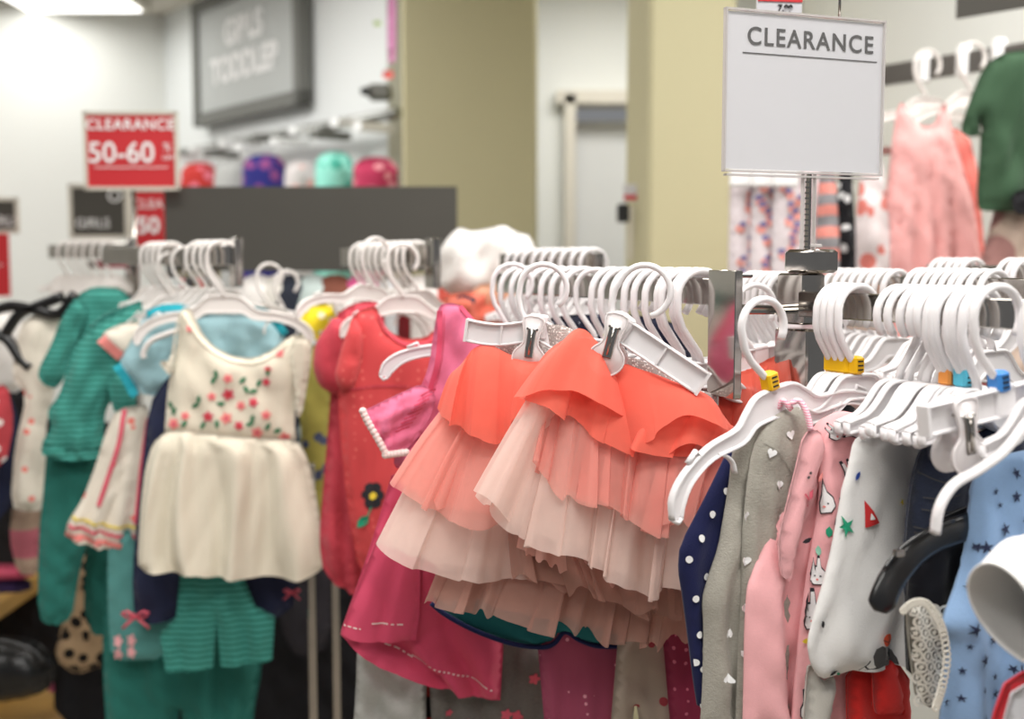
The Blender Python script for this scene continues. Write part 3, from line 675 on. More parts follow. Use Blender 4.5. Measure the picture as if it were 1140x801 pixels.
# ================================================================== clothes on the near rail, right
F_ = {}
F_['navy'] = fabric('navy_jersey', '1a1f48', .85, heather=.1)
F_['grey'] = fabric('heather_grey_jersey', 'a19d93', .95, heather=.22, weave=700, bump=.5)
F_['pinkj'] = fabric('pink_jersey', 'efb1b4', .9, heather=.05)
F_['whitej'] = fabric('white_jersey', 'e9e8e6', .9, heather=.03, bump=.35)
F_['redk'] = fabric('red_knit', 'd12a26', .9, heather=.1)
F_['denim'] = fabric('dark_denim', '2c3244', .9, heather=.35, weave=1200, bump=.6)
F_['blk'] = fabric('black_knit', '15151c', .9)
F_['sky'] = fabric('sky_blue_jersey', '93b4dc', .9, heather=.06)
F_['lace'] = fabric('cream_lace', 'e6e2d6', .9, bump=.6)
F_['skin_lin'] = fabric('grey_white_lining', 'c9c6be', .9)
for k, c in dict(p_white='f2f2f2', p_ink='26262c', p_coral='f0908a', p_green='1f9a74', p_red='cf2e30', p_mint='8fc9b0', p_yel='ead23c', p_blue='2f4fa8', p_pink='f58fb4', p_navy='27304f', p_orange='d8502c', p_grey='4a4848', p_rose='d95b6e', p_thread='e8a898').items(): F_[k] = plain(k, c, .8)
def on(rail_px, yaw=28, off=0.0):
    x, y, z = RAILR.at(rail_px); pl = Plane(rail_px, 330, y, yaw); pl.a = np.array([x, y, z])+pl.n*off; return pl
def single(name, label, cat, c, group=None): return tag(c.build(name), label, cat, group)
# navy with white dots
c = Cloth(on(930, off=.004), [(866, 452), (838, 462), (815, 492), (790, 545), (757, 608), (755, 635), (760, 665), (766, 712), (772, 760), (777, 792, 'h'), (860, 798), (905, 700), (905, 460)], F_['navy'], thick=.008, bw=.02, fold=.006, nf=3, seed=3)
for x, y in ((800, 545), (786, 571), (773, 597), (793, 612), (761, 621), (780, 640), (767, 664), (772, 704), (812, 519), (826, 480), (776, 742), (778, 784), (770, 736), (813, 495), (790, 668), (795, 700), (800, 640)):
    c.blob(x, y, circ(12), .0034, F_['p_white'], asp=.8)
single('baby_sleeper', 'navy baby sleeper with small white dots hanging beside the coral tutu', 'sleeper', c)
# grey with hearts
t = thing('baby_sleeper', 'heather grey sleeper with white hearts and pink striped collar', 'sleeper', P(850, 500, 1.08))
c = Cloth(on(934, off=.014), [(884, 450), (860, 452), (842, 462), (826, 480), (815, 505), (812, 540), (806, 575), (800, 610), (788, 645), (782, 668), (784, 700), (783, 760), (779, 830, 'h'), (930, 830), (930, 600), (905, 460)], F_['grey'], thick=.010, bw=.025, fold=.009, nf=6, seed=7, crum=.002)
c.build('body', t)
c2 = Cloth(on(936, off=.026), [(892, 452), (868, 458), (850, 475), (838, 500), (832, 540), (826, 600), (826, 660), (822, 720), (818, 830, 'h'), (925, 830), (915, 600), (905, 470)], F_['grey'], thick=.010, bw=.03, fold=.009, nf=5, seed=8, crum=.002)
for cc, L in ((c, ((821, 523, 10), (812, 601, -20), (792, 653, 10), (801, 677, 160), (812, 626, 12), (789, 750, 0), (794, 701, 170))), (c2, ((849, 503, -20), (858, 538, -15), (872, 483, 10), (861, 575, 100), (826, 574, 10), (826, 624, 0), (825, 676, 10), (804, 702, 170), (803, 752, 170), (825, 727, 10), (826, 777, 5), (900, 600, 0)))):
    for x, y, r in L: cc.blob(x, y, HEART, .0044, F_['p_white'], rot=r)
c2.line([(841, 489), (860, 505), (876, 540), (884, 580)], .0012, F_['p_grey'] if 0 else F_['grey'], lift=.002)
c2.build('front_panel', t)
nk = MB()
F_['pkstripe'] = fabric('pink_white_rib', 'f4a0b4', .9, stripe=('fbe8ec', .0022, .35))
for L in ([(866, 453, 1.045), (872, 447, 1.04), (881, 456, 1.035)], [(880, 449, 1.03), (890, 447, 1.028), (898, 460, 1.02), (903, 480, 1.015)]):
    nk.tube(cat_rom([P(*q) for q in L], 6), .0026, F_['pkstripe'], n=8, rx=.005, side=(0, 1, 0))
nk.build('neckband', t, O(t))
# pink bunny print
t = thing('baby_sleeper', 'pink sleeper printed with outlined white rabbits, next to the grey heart one', 'sleeper', P(900, 500, 1.03))
c = Cloth(on(952, off=.018), [(960, 462), (935, 457), (912, 468), (900, 485), (893, 510), (880, 545), (866, 580), (850, 612), (840, 632), (832, 655), (829, 700), (828, 760), (826, 830, 'h'), (1000, 830), (1000, 600), (985, 480)], F_['pinkj'], thick=.009, bw=.02, fold=.013, nf=5, seed=12, crum=.002, fstart=.0)
c.build('body', t)
c2 = Cloth(on(960, off=.026), [(960, 466), (938, 470), (920, 482), (913, 510), (912, 560), (905, 600), (898, 640), (890, 700), (884, 770), (880, 830, 'h'), (990, 830), (985, 600), (975, 480)], F_['pinkj'], thick=.008, bw=.02, fold=.010, nf=5, seed=13, crum=.002)
for cc, L in ((c2, ((912, 560, 12, .011), (926, 578, -10, .010), (896, 686, 5, .013), (925, 482, 60, .008), (946, 478, 100, .008), (902, 640, 0, .009), (893, 790, 0, .010), (905, 735, 20, .009), (940, 530, 30, .009), (920, 620, 0, .010))), (c, ((853, 640, 70, .006), (850, 735, 10, .007), (872, 660, 0, .006)))):
    for i, (x, y, r, z) in enumerate(L):
        if cc is c: cc.blob(x, y, [(a*.7, b_) for a, b_ in LEAF], z*.5, F_['p_ink'], rot=r+40, lift=.003); continue
        cc.blob(x, y, BUNNY, z*1.14*.95, F_['p_ink'], rot=r); cc.blob(x, y, BUNNY, z*.95, F_['p_white'], rot=r, lift=.0023)
        cc.blob(x-1.5, y-1, circ(8), .0007, F_['p_ink'], lift=.003); cc.blob(x+2.5, y-1, circ(8), .0007, F_['p_ink'], lift=.003); cc.blob(x, y+3, circ(8), .001, F_['p_coral'], lift=.003)
for x, y, m_, r in ((903, 529, 'p_coral', 60), (914, 590, 'p_green', 80), (906, 612, 'p_mint', 90), (893, 548, 'p_rose', 70), (896, 775, 'p_mint', 45), (893, 712, 'p_yel', 0), (892, 600, 'p_ink', 20), (921, 655, 'p_mint', 100)):
    c2.blob(x, y, LEAF, .005, F_[m_], rot=r, lift=.0015)
c2.build('front_panel', t)
c3 = Cloth(on(958, off=.030), [(895, 482), (912, 478), (918, 500), (905, 540), (893, 580), (884, 615), (880, 650), (868, 640), (866, 600), (876, 560), (886, 520)], F_['pinkj'], thick=.008, bw=.012, fold=.003, nf=2, seed=17)
for x, y in ((894, 525), (892, 530)): c3.blob(x, y, circ(8), .0014, F_['p_grey'])
c3.line([(888, 548), (893, 556), (890, 562)], .0018, F_['p_rose'])
c3.build('sleeve', t)
# white printed shirt
t = thing('kids_shirt', 'white long sleeved shirt printed with a red pennant, stars and a seal balancing a ball', 'shirt', P(960, 600, .98))
c = Cloth(on(992, off=.022), [(1022, 478), (1000, 466), (975, 470), (962, 482), (950, 492), (946, 515), (938, 545), (930, 590), (922, 630), (908, 680), (899, 716), (903, 740), (914, 757), (929, 752), (944, 747, 'h'), (965, 742, 'h'), (985, 738, 'h'), (1003, 740, 'h'), (1030, 750), (1060, 700), (1060, 500)], F_['whitej'], thick=.009, bw=.03, fold=.008, nf=2.5, seed=22, crum=.002)
c.poly([(953, 555), (966, 579), (952, 585)], F_['p_red'])
c.poly([(957, 568), (961, 575), (956, 576)], F_['p_white'], lift=.0018)
for x, y, m_ in ((936, 585, 'p_green'), (990, 556, 'p_yel')): c.blob(x, y, STAR, .0105 if m_ == 'p_green' else .0042, F_[m_], rot=20, asp=.8)
for x, y in ((949, 529), (912, 694)): c.blob(x, y, LEAF, .0045, F_['p_blue' if y < 600 else 'p_ink'], rot=120 if y > 600 else 60)
c.blob(921, 747, LEAF, .004, F_['p_ink'], rot=30); c.blob(927, 748, LEAF, .003, F_['p_green'], rot=-30, lift=.0017)
# seal with a ball
c.poly([(950, 742), (958, 738), (965, 734), (975, 734), (985, 736), (993, 737), (992, 730), (988, 722), (982, 719), (976, 727), (968, 733), (962, 731), (958, 724), (960, 718), (966, 714), (963, 712), (956, 716), (953, 724), (955, 733), (958, 737)], F_['p_grey'], lift=.0045)
c.line([(945, 742), (949, 735), (951, 729), (949, 736), (953, 740)], .0012, F_['p_ink'], lift=.0045)
c.blob(970, 706, circ(14), .0058, F_['p_orange'], asp=.95, lift=.004); c.line([(964, 706), (970, 708), (976, 705)], .0006, F_['p_ink'], lift=.0046); c.line([(970, 700), (971, 706), (970, 712)], .0006, F_['p_ink'], lift=.0046)
c.line([(984, 618), (987, 614), (991, 617), (988, 624)], .0009, F_['p_ink'])
c.build('body', t)
cs = Cloth(on(996, off=.012), [(1010, 455), (985, 458), (962, 470), (955, 490), (952, 520), (975, 530), (1000, 510), (1030, 500)], F_['whitej'], thick=.012, bw=.02, seed=23)
cs.blob(994, 473, circ(14), .011, F_['p_pink'], asp=.8); cs.blob(955, 507, circ(12), .007, F_['p_coral'], asp=.5); cs.blob(962, 490, LEAF, .004, F_['p_green'], rot=20)
cs.build('shoulder', t)
cs = Cloth(on(994, off=.005), [(900, 735), (915, 760), (930, 752), (925, 780), (915, 830, 'h'), (893, 830), (896, 770)], F_['skin_lin'], thick=.008, bw=.015, seed=24); cs.build('sleeve', t)
# print top under it, red garment
c = Cloth(on(985, off=-.004), [(925, 740), (1000, 735), (1010, 830, 'h'), (918, 830)], fabric('slate_jersey', '5c6c88', .9), thick=.006, bw=.02, seed=25)
for x, y in ((922, 762), (933, 778), (928, 797), (935, 755), (922, 785)): c.blob(x, y, STAR, .006, F_['p_ink'], rot=x)
single('kids_leggings', 'slate blue leggings with dark stars peeking out under the white printed shirt', 'leggings', c)
t = thing('kids_shorts', 'bright red folded garment hanging below the seal print', 'shorts', P(970, 770, .97))
c = Cloth(on(1000, off=.004), [(942, 735), (1010, 735), (1012, 830, 'h'), (943, 830)], F_['redk'], thick=.008, bw=.012, seed=26); c.build('back_leg', t)
c = Cloth(on(1000, off=.020), [(970, 735), (996, 735), (1003, 770), (1007, 792), (1004, 797), (976, 796), (972, 790)], F_['redk'], thick=.007, bw=.012, seed=27); c.build('front_leg', t)
# jeans clipped to the hanger
t = thing('jeans', 'small dark blue jeans clipped to a white hanger', 'jeans', P(1060, 560, .93))
c = Cloth(on(1046, off=.020), [(1034, 487), (1060, 495), (1090, 482), (1125, 465), (1160, 460), (1165, 700), (1100, 720), (1012, 700), (1006, 640), (1008, 590), (1014, 540), (1022, 505)], F_['denim'], thick=.010, bw=.02, fold=.003, nf=3, seed=31, crum=.002)
for L in ([(1014, 523), (1035, 534), (1060, 536)], [(1018, 552), (1040, 553), (1055, 548)], [(1016, 565), (1040, 567), (1058, 562)], [(1010, 585), (1035, 590), (1050, 588)], [(1010, 591), (1035, 595), (1050, 594)], [(1034, 497), (1060, 504), (1090, 493), (1125, 476)]): c.line(L, .0011, F_['p_thread'] if 0 else F_['p_grey'])
c.build('front', t)
for x0, y0 in ((1075, 488), (1032, 492)):
    q = Cloth(on(1047, off=.032), [(x0, y0-3), (x0+9, y0-5), (x0+10, y0+19), (x0+1, y0+21)], F_['denim'], thick=.002, bw=.004, seed=32); q.build('belt_loop', t)
c = Cloth(on(1060, off=.036), [(1070, 517), (1092, 512), (1110, 520), (1105, 530), (1080, 532)], plain('blue_lining', '2b45c0', .8), thick=.004, bw=.01, seed=33); c.build('lining', t)
c = Cloth(on(1050, off=.038), [(1040, 580), (1085, 560), (1095, 640), (1075, 690), (1062, 740), (1010, 760), (1007, 690), (1010, 640), (1030, 600)], F_['blk'], thick=.007, bw=.02, fold=.003, nf=3, seed=34)
single('knit_shirt', 'black knit top hanging behind the black hanger end', 'top', c)
# lace
t = thing('lace_top', 'cream crochet lace trim hanging between the white shirt and the star print', 'top', P(1030, 720, .9))
c = Cloth(on(1058, off=.044), [(1008, 676), (1025, 670), (1040, 682), (1048, 700), (1052, 730), (1046, 770), (1038, 790), (1020, 780), (1014, 740), (1010, 705)], fabric('lace_ground', '8f8b7f', .95), thick=.003, bw=.01, seed=35)
rr = random.Random(5)
for i in range(9):
    for j in range(4):
        y = 678+i*12.5; x = 1012+j*11+(i % 2)*4+.05*(y-680)
        if x > 1053 or (y > 770 and x > 1042): continue
        pts = circ(9); c.line([(x+5.0*a, y+5.5*b_) for a, b_ in circ(7)+[(1, 0)]], .0024, F_['lace'], lift=.0016+.0003*((i+j) % 3)); c.blob(x, y, FLOWER, .0028, F_['lace'], rot=40*i, lift=.002)
c.build('crochet_panel', t)
bb = MB(); ed = cat_rom([P(x, y, .895) for x, y in ((1006, 680), (1016, 672), (1030, 672), (1042, 686), (1050, 705), (1054, 735), (1049, 765), (1042, 788))], 5)
for i, p in enumerate(ed):
    a = .0028; bb.tube([p+np.array([a*math.cos(k), 0, a*math.sin(k)]) for k in np.linspace(0, 6.28, 9)[:-1]], .0009, F_['lace'], n=5, closed=True)
bb.build('scallop_edge', t, O(t))
# blue stars
t = thing('kids_pyjamas', 'sky blue top scattered with dark stars hanging at the edge of the view', 'pyjamas', P(1090, 650, .9))
c = Cloth(on(1088, off=.030), [(1210, 495), (1150, 500), (1120, 506), (1100, 513), (1088, 524), (1082, 545), (1078, 600), (1066, 650), (1055, 680), (1050, 700), (1058, 715), (1052, 760), (1044, 830, 'h'), (1230, 830), (1240, 560)], F_['sky'], thick=.012, bw=.025, fold=.009, nf=5, seed=41, crum=.002)
rr = random.Random(8)
for x, y, z, r in ((1120, 525, 7, 10), (1115, 550, 8, 0), (1128, 535, 5, 20), (1104, 586, 9, 15), (1125, 575, 7, 30), (1096, 545, 5, 0), (1083, 606, 8, 5), (1117, 603, 9, 20), (1078, 607, 6, 40), (1068, 651, 5, 10), (1094, 625, 7, 0), (1100, 560, 4, 10), (1065, 695, 10, 50), (1092, 708, 7, 0), (1077, 729, 9, 10), (1060, 743, 5, 0), (1077, 762, 6, 20), (1095, 768, 7, 5), (1058, 773, 5, 0), (1076, 793, 8, 0), (1092, 748, 5, 0), (1130, 640, 8, 0), (1120, 740, 8, 10), (1108, 738, 6, 30), (1122, 770, 8, 0), (1048, 780, 6, 0), (1110, 660, 6, 0), (1112, 690, 5, 0), (1135, 700, 7, 20), (1064, 715, 4, 0)):
    c.blob(x, y, STAR, z*.00072, F_['p_navy'], rot=r, asp=.9)
c.build('body', t)
# white sleeve nearest the camera
t = thing('kids_shirt', 'white shirt cuff turned open nearest the camera at the edge of the view', 'shirt', P(1130, 650, .82))
sm = MB(); ax0 = P(1122, 683, .80); ax1 = P(1230, 648, .86); d = (ax1-ax0)/np.linalg.norm(ax1-ax0)
u_ = np.array([-.0170, -.006, .0375]); v_ = np.array([.016, -.020, -.004]); vs = []; fs = []; nn_ = 36; m_ = 14
for j in range(m_+1):
    tt = j/m_; k = 1+.45*tt
    for i in range(nn_):
        a = 2*math.pi*i/nn_; w_ = 1+.05*math.sin(3*a+6*tt); vs.append(ax0+(ax1-ax0)*tt*1.15+(u_*math.cos(a)+v_*math.sin(a)*(1+.3*tt))*k*w_+np.array([0, 0, .004*math.sin(9*tt+a)]))
for j in range(m_):
    for i in range(nn_): fs.append((j*nn_+i, j*nn_+(i+1) % nn_, (j+1)*nn_+(i+1) % nn_, (j+1)*nn_+i))
sm.add(vs, fs, F_['whitej']); sm.build('sleeve', t, O(t))
hm = MB(); hm.tube(vs[:nn_], .0012, F_['whitej'], n=6, closed=True); hm.build('cuff_hem', t, O(t))
c = Cloth(Plane(1140, 650, .84, 24), [(1150, 605), (1190, 570), (1300, 560), (1300, 700), (1200, 720), (1160, 735), (1145, 690)], F_['whitej'], thick=.016, bw=.03, seed=44); c.build('body', t)
c = Cloth(Plane(1130, 790, .80, 20), [(1122, 752), (1200, 735), (1200, 830), (1102, 830), (1104, 800)], plain('red_card_edge', 'c4222c', .5), thick=.0012, bw=.002, crum=0, seed=45)
t = thing('hang_tag', 'red edged white card tag in the bottom corner under the white cuff', 'tag', P(1130, 790, .80)); c.build('backing', t)
c = Cloth(Plane(1130, 790, .799, 20, off=.003), [(1128, 765), (1200, 748), (1200, 830), (1112, 830), (1118, 800)], M['card'], thick=.0006, bw=.002, crum=0, seed=46); c.build('card', t)
# ================================================================== tutus and the clothes round them
def tier(t, name, specs, label=None):
    mb = MB()
    for sp in specs: ruffle(mb, **sp)
    o = mb.build(name, t, O(t))
    if label: o['label'] = label
    return o
CT, ST, KT, TT = M['coral_tulle'], M['salmon_tulle'], M['cream_tulle'], M['shaded_peach_tulle']
# --- right tutu (nearest)
t = thing('tutu_skirt', 'coral to cream tiered tulle tutu hanging in front, its peaked top beside a metal clip', 'skirt', P(680, 470, 1.13))
tier(t, 'lining', [dict(mat=M['peach_lin'], top=[(612, 430, 1.16), (650, 392, 1.16), (720, 420, 1.16), (805, 470, 1.15)], bot=[(575, 610, 1.17), (640, 640, 1.165), (700, 660, 1.16), (780, 655, 1.15)], n=9, amp=.004, D=.010, seed=3)])
tier(t, 'cream_tier', [
    dict(mat=KT, top=[(602, 432, 1.13), (650, 440, 1.13), (720, 470, 1.125), (805, 500, 1.12)], bot=[(529, 549, 1.125), (566, 588, 1.11), (604, 607, 1.105), (634, 614, 1.10), (660, 627, 1.10), (686, 645, 1.10), (716, 655, 1.10), (758, 657, 1.10), (800, 650, 1.11)], n=8, amp=.011, D=.022, seed=11, drop=.005, lean=.45),
    dict(mat=KT, top=[(604, 440, 1.14), (650, 450, 1.14), (720, 480, 1.135), (805, 510, 1.13)], bot=[(545, 560, 1.135), (590, 588, 1.125), (640, 605, 1.12), (690, 632, 1.12), (745, 648, 1.12), (798, 640, 1.12)], n=11, amp=.008, D=.016, seed=12, drop=.004, lean=.3),
    dict(mat=KT, top=[(598, 425, 1.11), (607, 427, 1.105), (616, 434, 1.105), (626, 445, 1.11)], bot=[(527, 547, 1.11), (541, 553, 1.095), (556, 566, 1.095), (572, 590, 1.105)], n=1.2, amp=.005, D=.006, seed=16, drop=.001, nS=50, back=False)])
tier(t, 'salmon_tier', [
    dict(mat=ST, top=[(612, 430, 1.12), (650, 435, 1.115), (700, 460, 1.11), (760, 480, 1.11), (812, 500, 1.12)], bot=[(596, 505, 1.105), (612, 540, 1.095), (643, 556, 1.09), (676, 563, 1.085), (702, 575, 1.085), (725, 590, 1.085), (752, 578, 1.085), (800, 585, 1.09)], n=8, amp=.011, D=.016, seed=21, drop=.004, lean=.5),
    dict(mat=ST, top=[(620, 430, 1.13), (700, 465, 1.12), (812, 505, 1.12)], bot=[(590, 520, 1.11), (640, 545, 1.105), (700, 560, 1.10), (740, 572, 1.10), (800, 575, 1.10)], n=11, amp=.007, D=.012, seed=22, lean=.3)])
tier(t, 'coral_tier', [
    dict(mat=CT, top=[(625, 380, 1.135), (650, 380, 1.13), (690, 402, 1.125), (745, 425, 1.12), (790, 445, 1.12), (818, 480, 1.125)], bot=[(578, 448, 1.12), (610, 455, 1.10), (650, 478, 1.095), (685, 496, 1.09), (715, 506, 1.085), (765, 500, 1.085), (815, 492, 1.10)], n=4, amp=.009, D=.012, seed=31, drop=.006, lean=.5, bell=.9),
    dict(mat=CT, top=[(618, 388, 1.12), (645, 366, 1.115), (668, 384, 1.115), (684, 402, 1.12)], bot=[(572, 444, 1.105), (606, 433, 1.09), (656, 442, 1.085), (700, 466, 1.095)], n=1.6, amp=.006, D=.010, seed=34, drop=.002, lean=.3, bell=.5, nS=90),
    dict(mat=CT, top=[(678, 400, 1.115), (715, 412, 1.11), (750, 425, 1.11), (785, 438, 1.115)], bot=[(690, 494, 1.095), (722, 488, 1.08), (764, 460, 1.08), (812, 482, 1.09)], n=1.5, amp=.007, D=.012, seed=38, drop=.002, lean=.3, bell=.8, nS=90)])
tier(t, 'waistband', [dict(mat=M['glitter'], top=[(608, 362, 1.15), (625, 362, 1.145), (640, 368, 1.145)], bot=[(612, 388, 1.15), (632, 388, 1.145), (650, 388, 1.145)], n=1, amp=.001, D=.006, seed=1, nS=40),
    dict(mat=M['glitter'], top=[(690, 395, 1.145), (720, 404, 1.14), (760, 428, 1.14), (800, 440, 1.14)], bot=[(690, 412, 1.145), (720, 430, 1.14), (760, 442, 1.14), (800, 452, 1.14)], n=1, amp=.001, D=.008, seed=2, nS=40)], 'silver glitter waistband')
# --- left tutu
t = thing('tutu_skirt', 'coral to cream tulle tutu behind, its flared left side over the pink dress', 'skirt', P(540, 470, 1.24))
tier(t, 'lining', [dict(mat=M['peach_lin'], top=[(508, 420, 1.27), (550, 415, 1.26), (605, 430, 1.25)], bot=[(452, 580, 1.27), (500, 615, 1.26), (590, 620, 1.25)], n=5, amp=.004, D=.014, seed=5)])
tier(t, 'cream_tier', [
    dict(mat=KT, top=[(492, 470, 1.24), (540, 490, 1.22), (600, 500, 1.21)], bot=[(419, 605, 1.235), (440, 618, 1.20), (475, 632, 1.19), (515, 642, 1.185), (552, 645, 1.18), (595, 640, 1.19)], n=2.6, amp=.010, D=.022, seed=41, drop=.002, lean=.3),
    dict(mat=KT, top=[(494, 475, 1.25), (540, 490, 1.23), (600, 500, 1.22)], bot=[(430, 600, 1.245), (470, 618, 1.21), (520, 628, 1.20), (590, 630, 1.20)], n=4, amp=.008, D=.016, seed=42, drop=.002)])
tier(t, 'salmon_tier', [
    dict(mat=ST, top=[(496, 450, 1.235), (540, 470, 1.21), (600, 470, 1.20)], bot=[(434, 537, 1.225), (458, 552, 1.20), (490, 572, 1.185), (530, 583, 1.18), (565, 575, 1.18), (600, 570, 1.18)], n=3.2, amp=.010, D=.020, seed=51, drop=.002, lean=.35),
    dict(mat=ST, top=[(498, 452, 1.24), (540, 470, 1.22), (600, 470, 1.21)], bot=[(440, 532, 1.235), (480, 556, 1.20), (530, 568, 1.19), (600, 560, 1.19)], n=5, amp=.007, D=.015, seed=52)])
tier(t, 'coral_tier', [
    dict(mat=CT, top=[(512, 410, 1.235), (528, 388, 1.225), (548, 386, 1.22), (575, 398, 1.215), (606, 402, 1.21)], bot=[(487, 456, 1.225), (505, 470, 1.20), (530, 484, 1.19), (553, 492, 1.185), (572, 470, 1.185), (600, 440, 1.19)], n=3.0, amp=.008, D=.014, seed=61, drop=.002, bell=1.2),
    dict(mat=CT, top=[(514, 412, 1.24), (530, 392, 1.23), (575, 402, 1.22), (606, 408, 1.215)], bot=[(489, 450, 1.235), (515, 468, 1.21), (550, 480, 1.20), (600, 450, 1.20)], n=4, amp=.006, D=.010, seed=62, bell=1.0)])
tier(t, 'waistband', [dict(mat=M['glitter'], top=[(548, 370, 1.25), (560, 366, 1.245), (580, 376, 1.245), (612, 385, 1.245)], bot=[(545, 392, 1.25), (560, 396, 1.245), (585, 404, 1.245), (612, 405, 1.245)], n=1, amp=.001, D=.010, seed=3, nS=40)], 'silver glitter waistband')
# --- third tutu, lowest
t = thing('tutu_skirt', 'peach tulle tutu toned down for shade, hanging lowest behind the two coral topped ones', 'skirt', P(620, 600, 1.22))
tier(t, 'under_tier', [
    dict(mat=TT, top=[(520, 560, 1.23), (600, 570, 1.22), (700, 590, 1.2), (790, 590, 1.19)], bot=[(472, 670, 1.215), (505, 676, 1.20), (545, 680, 1.195), (585, 690, 1.19), (640, 697, 1.185), (685, 712, 1.18), (730, 714, 1.175), (790, 705, 1.18)], n=9, amp=.010, D=.02, seed=71, drop=.006, lean=.4),
    dict(mat=TT, top=[(525, 560, 1.24), (600, 570, 1.23), (700, 590, 1.21), (790, 590, 1.20)], bot=[(482, 662, 1.225), (545, 672, 1.21), (640, 688, 1.20), (700, 700, 1.195), (790, 700, 1.19)], n=13, amp=.007, D=.015, seed=72),
    dict(mat=M['coral_lin'], top=[(530, 480, 1.27), (600, 500, 1.26), (700, 520, 1.25), (790, 520, 1.24)], bot=[(505, 640, 1.26), (600, 655, 1.25), (700, 670, 1.24), (790, 670, 1.22)], n=8, amp=.004, D=.01, seed=73)])
tier(t, 'middle_tier', [dict(mat=TT, top=[(560, 540, 1.20), (600, 550, 1.19), (700, 580, 1.17), (790, 590, 1.16)], bot=[(568, 640, 1.18), (620, 650, 1.165), (680, 668, 1.155), (730, 680, 1.15), (790, 680, 1.15)], n=7, amp=.011, D=.015, seed=76, drop=.008, lean=.5)])
# --- coral tutu behind the mirror post
t = thing('tutu_skirt', 'bright coral tulle skirt showing behind the mirror post and single hanger', 'skirt', P(850, 440, 1.22))
tier(t, 'tier', [dict(mat=M['coral_lin'], top=[(790, 420, 1.26), (840, 408, 1.25), (900, 380, 1.24)], bot=[(760, 600, 1.25), (840, 640, 1.23), (920, 640, 1.22)], n=5, amp=.009, D=.02, seed=81), dict(mat=CT, top=[(785, 425, 1.22), (840, 412, 1.21), (900, 390, 1.20)], bot=[(770, 560, 1.21), (840, 600, 1.19), (920, 600, 1.18)], n=5, amp=.010, D=.02, seed=82)])
# --- pink dress with pompom sleeve
G = {}
G['rose'] = fabric('rose_cotton', 'ea7a9c', .9, heather=.04, trans=.1)
G['rosek'] = fabric('raspberry_jersey', 'd9506f', .9, heather=.04)
G['pom'] = fabric('pompom_trim', 'f2dcd8', .9, bump=.6, weave=600)
t = thing('girls_dress', 'rose pink dress with pompom trimmed sleeve left of the tutus', 'dress', P(480, 560, 1.36))
def plD(off=0): return Plane(480, 500, 1.36, 6, off=off)
c = Cloth(plD(), [(488, 340), (502, 337), (516, 341), (532, 362), (548, 382), (560, 420), (560, 480), (540, 520), (455, 520), (438, 522), (440, 490), (452, 460), (470, 428), (478, 405), (482, 375)], G['rose'], thick=.014, bw=.02, fold=.003, nf=3, seed=91, crum=.003, crumw=.03)
c.line([(489, 346), (489, 380), (485, 410), (476, 440)], .006, G['rosek'], lift=.0016); c.line([(512, 341), (530, 362), (547, 386)], .005, G['rosek'], lift=.0016)
c.line([(494, 350), (493, 385), (488, 415), (480, 442)], .0008, G['rosek'], lift=.0022)
c.build('bodice', t)
c = Cloth(plD(.020), [(404, 458), (420, 450), (445, 438), (470, 427), (486, 440), (480, 462), (468, 484), (452, 502, 'h'), (430, 506, 'h'), (421, 490, 'h'), (412, 474, 'h')], G['rose'], thick=.010, bw=.018, fold=.006, nf=3, seed=92, crum=.004, crumw=.022, res=.004)
for k in range(9):
    x0 = 448+k*3.6; y0 = 482-k*5.2; c.line([(x0-9, y0-1), (x0, y0-5), (x0+8, y0-8)], .0016, G['rosek'], lift=.0008)
c.build('sleeve', t)
pm = MB(); path = [(404, 458), (408, 467), (413, 476), (419, 486), (424, 495), (429, 504)]; path2 = [(429, 507), (436, 506), (444, 505), (452, 504)]
for L in (path, path2):
    ed = cat_rom([P(x, y, 1.318) for x, y in L], 2)
    for p in ed[::1]:
        vs = []; fs = []
        for j in range(5):
            for i in range(8):
                th, ph = math.pi*(j+.0)/4, 2*math.pi*i/8; vs.append(p+.0046*np.array([math.sin(th)*math.cos(ph), math.sin(th)*math.sin(ph), math.cos(th)]))
        for j in range(4):
            for i in range(8): fs.append((j*8+i, j*8+(i+1) % 8, (j+1)*8+(i+1) % 8, (j+1)*8+i))
        pm.add(vs, fs, G['pom'])
pm.build('pompom_trim', t, O(t))
c = Cloth(plD(-.004), [(440, 515), (560, 515), (560, 780), (545, 779, 'h'), (500, 768, 'h'), (455, 753, 'h'), (415, 735, 'h'), (379, 708), (380, 700), (398, 650), (418, 590)], G['rosek'], thick=.010, bw=.02, fold=.015, nf=2.2, seed=93, crum=.002, fstart=.05, res=.006)
c.line([(458, 728), (500, 745), (546, 761)], .0016, G['pom'], dash=.006, smooth=False); c.line([(425, 712), (445, 722), (462, 733)], .0016, G['pom'], dash=.006)
c.build('skirt', t)
c = Cloth(plD(.022), [(424, 590), (450, 560), (470, 560), (466, 712), (450, 714, 'h'), (428, 713, 'h'), (394, 712, 'h'), (379, 706), (384, 692), (400, 650)], G['rosek'], thick=.008, bw=.02, fold=.004, nf=2, seed=94, crum=.001)
c.line([(383, 695), (395, 697), (402, 697)], .0016, G['pom'], dash=.006); c.line([(414, 691), (432, 692), (452, 693)], .0016, G['pom'], dash=.006)
c.build('front_pleat', t)
c = Cloth(plD(.010), [(508, 402), (520, 396), (524, 410), (512, 416)], fabric('kraft_tag', 'cfa184', .8, bump=0), thick=.0006, bw=.002, crum=0, seed=95, res=.004); c.mb.add([], [], M['ink']); c.build('size_tag', t)
shirt_hanger('white hanger tip poking out left of the rose pink dress strap', 572, 298, 1.46, yaw=4, roll=5, span=.155, drop=.02)
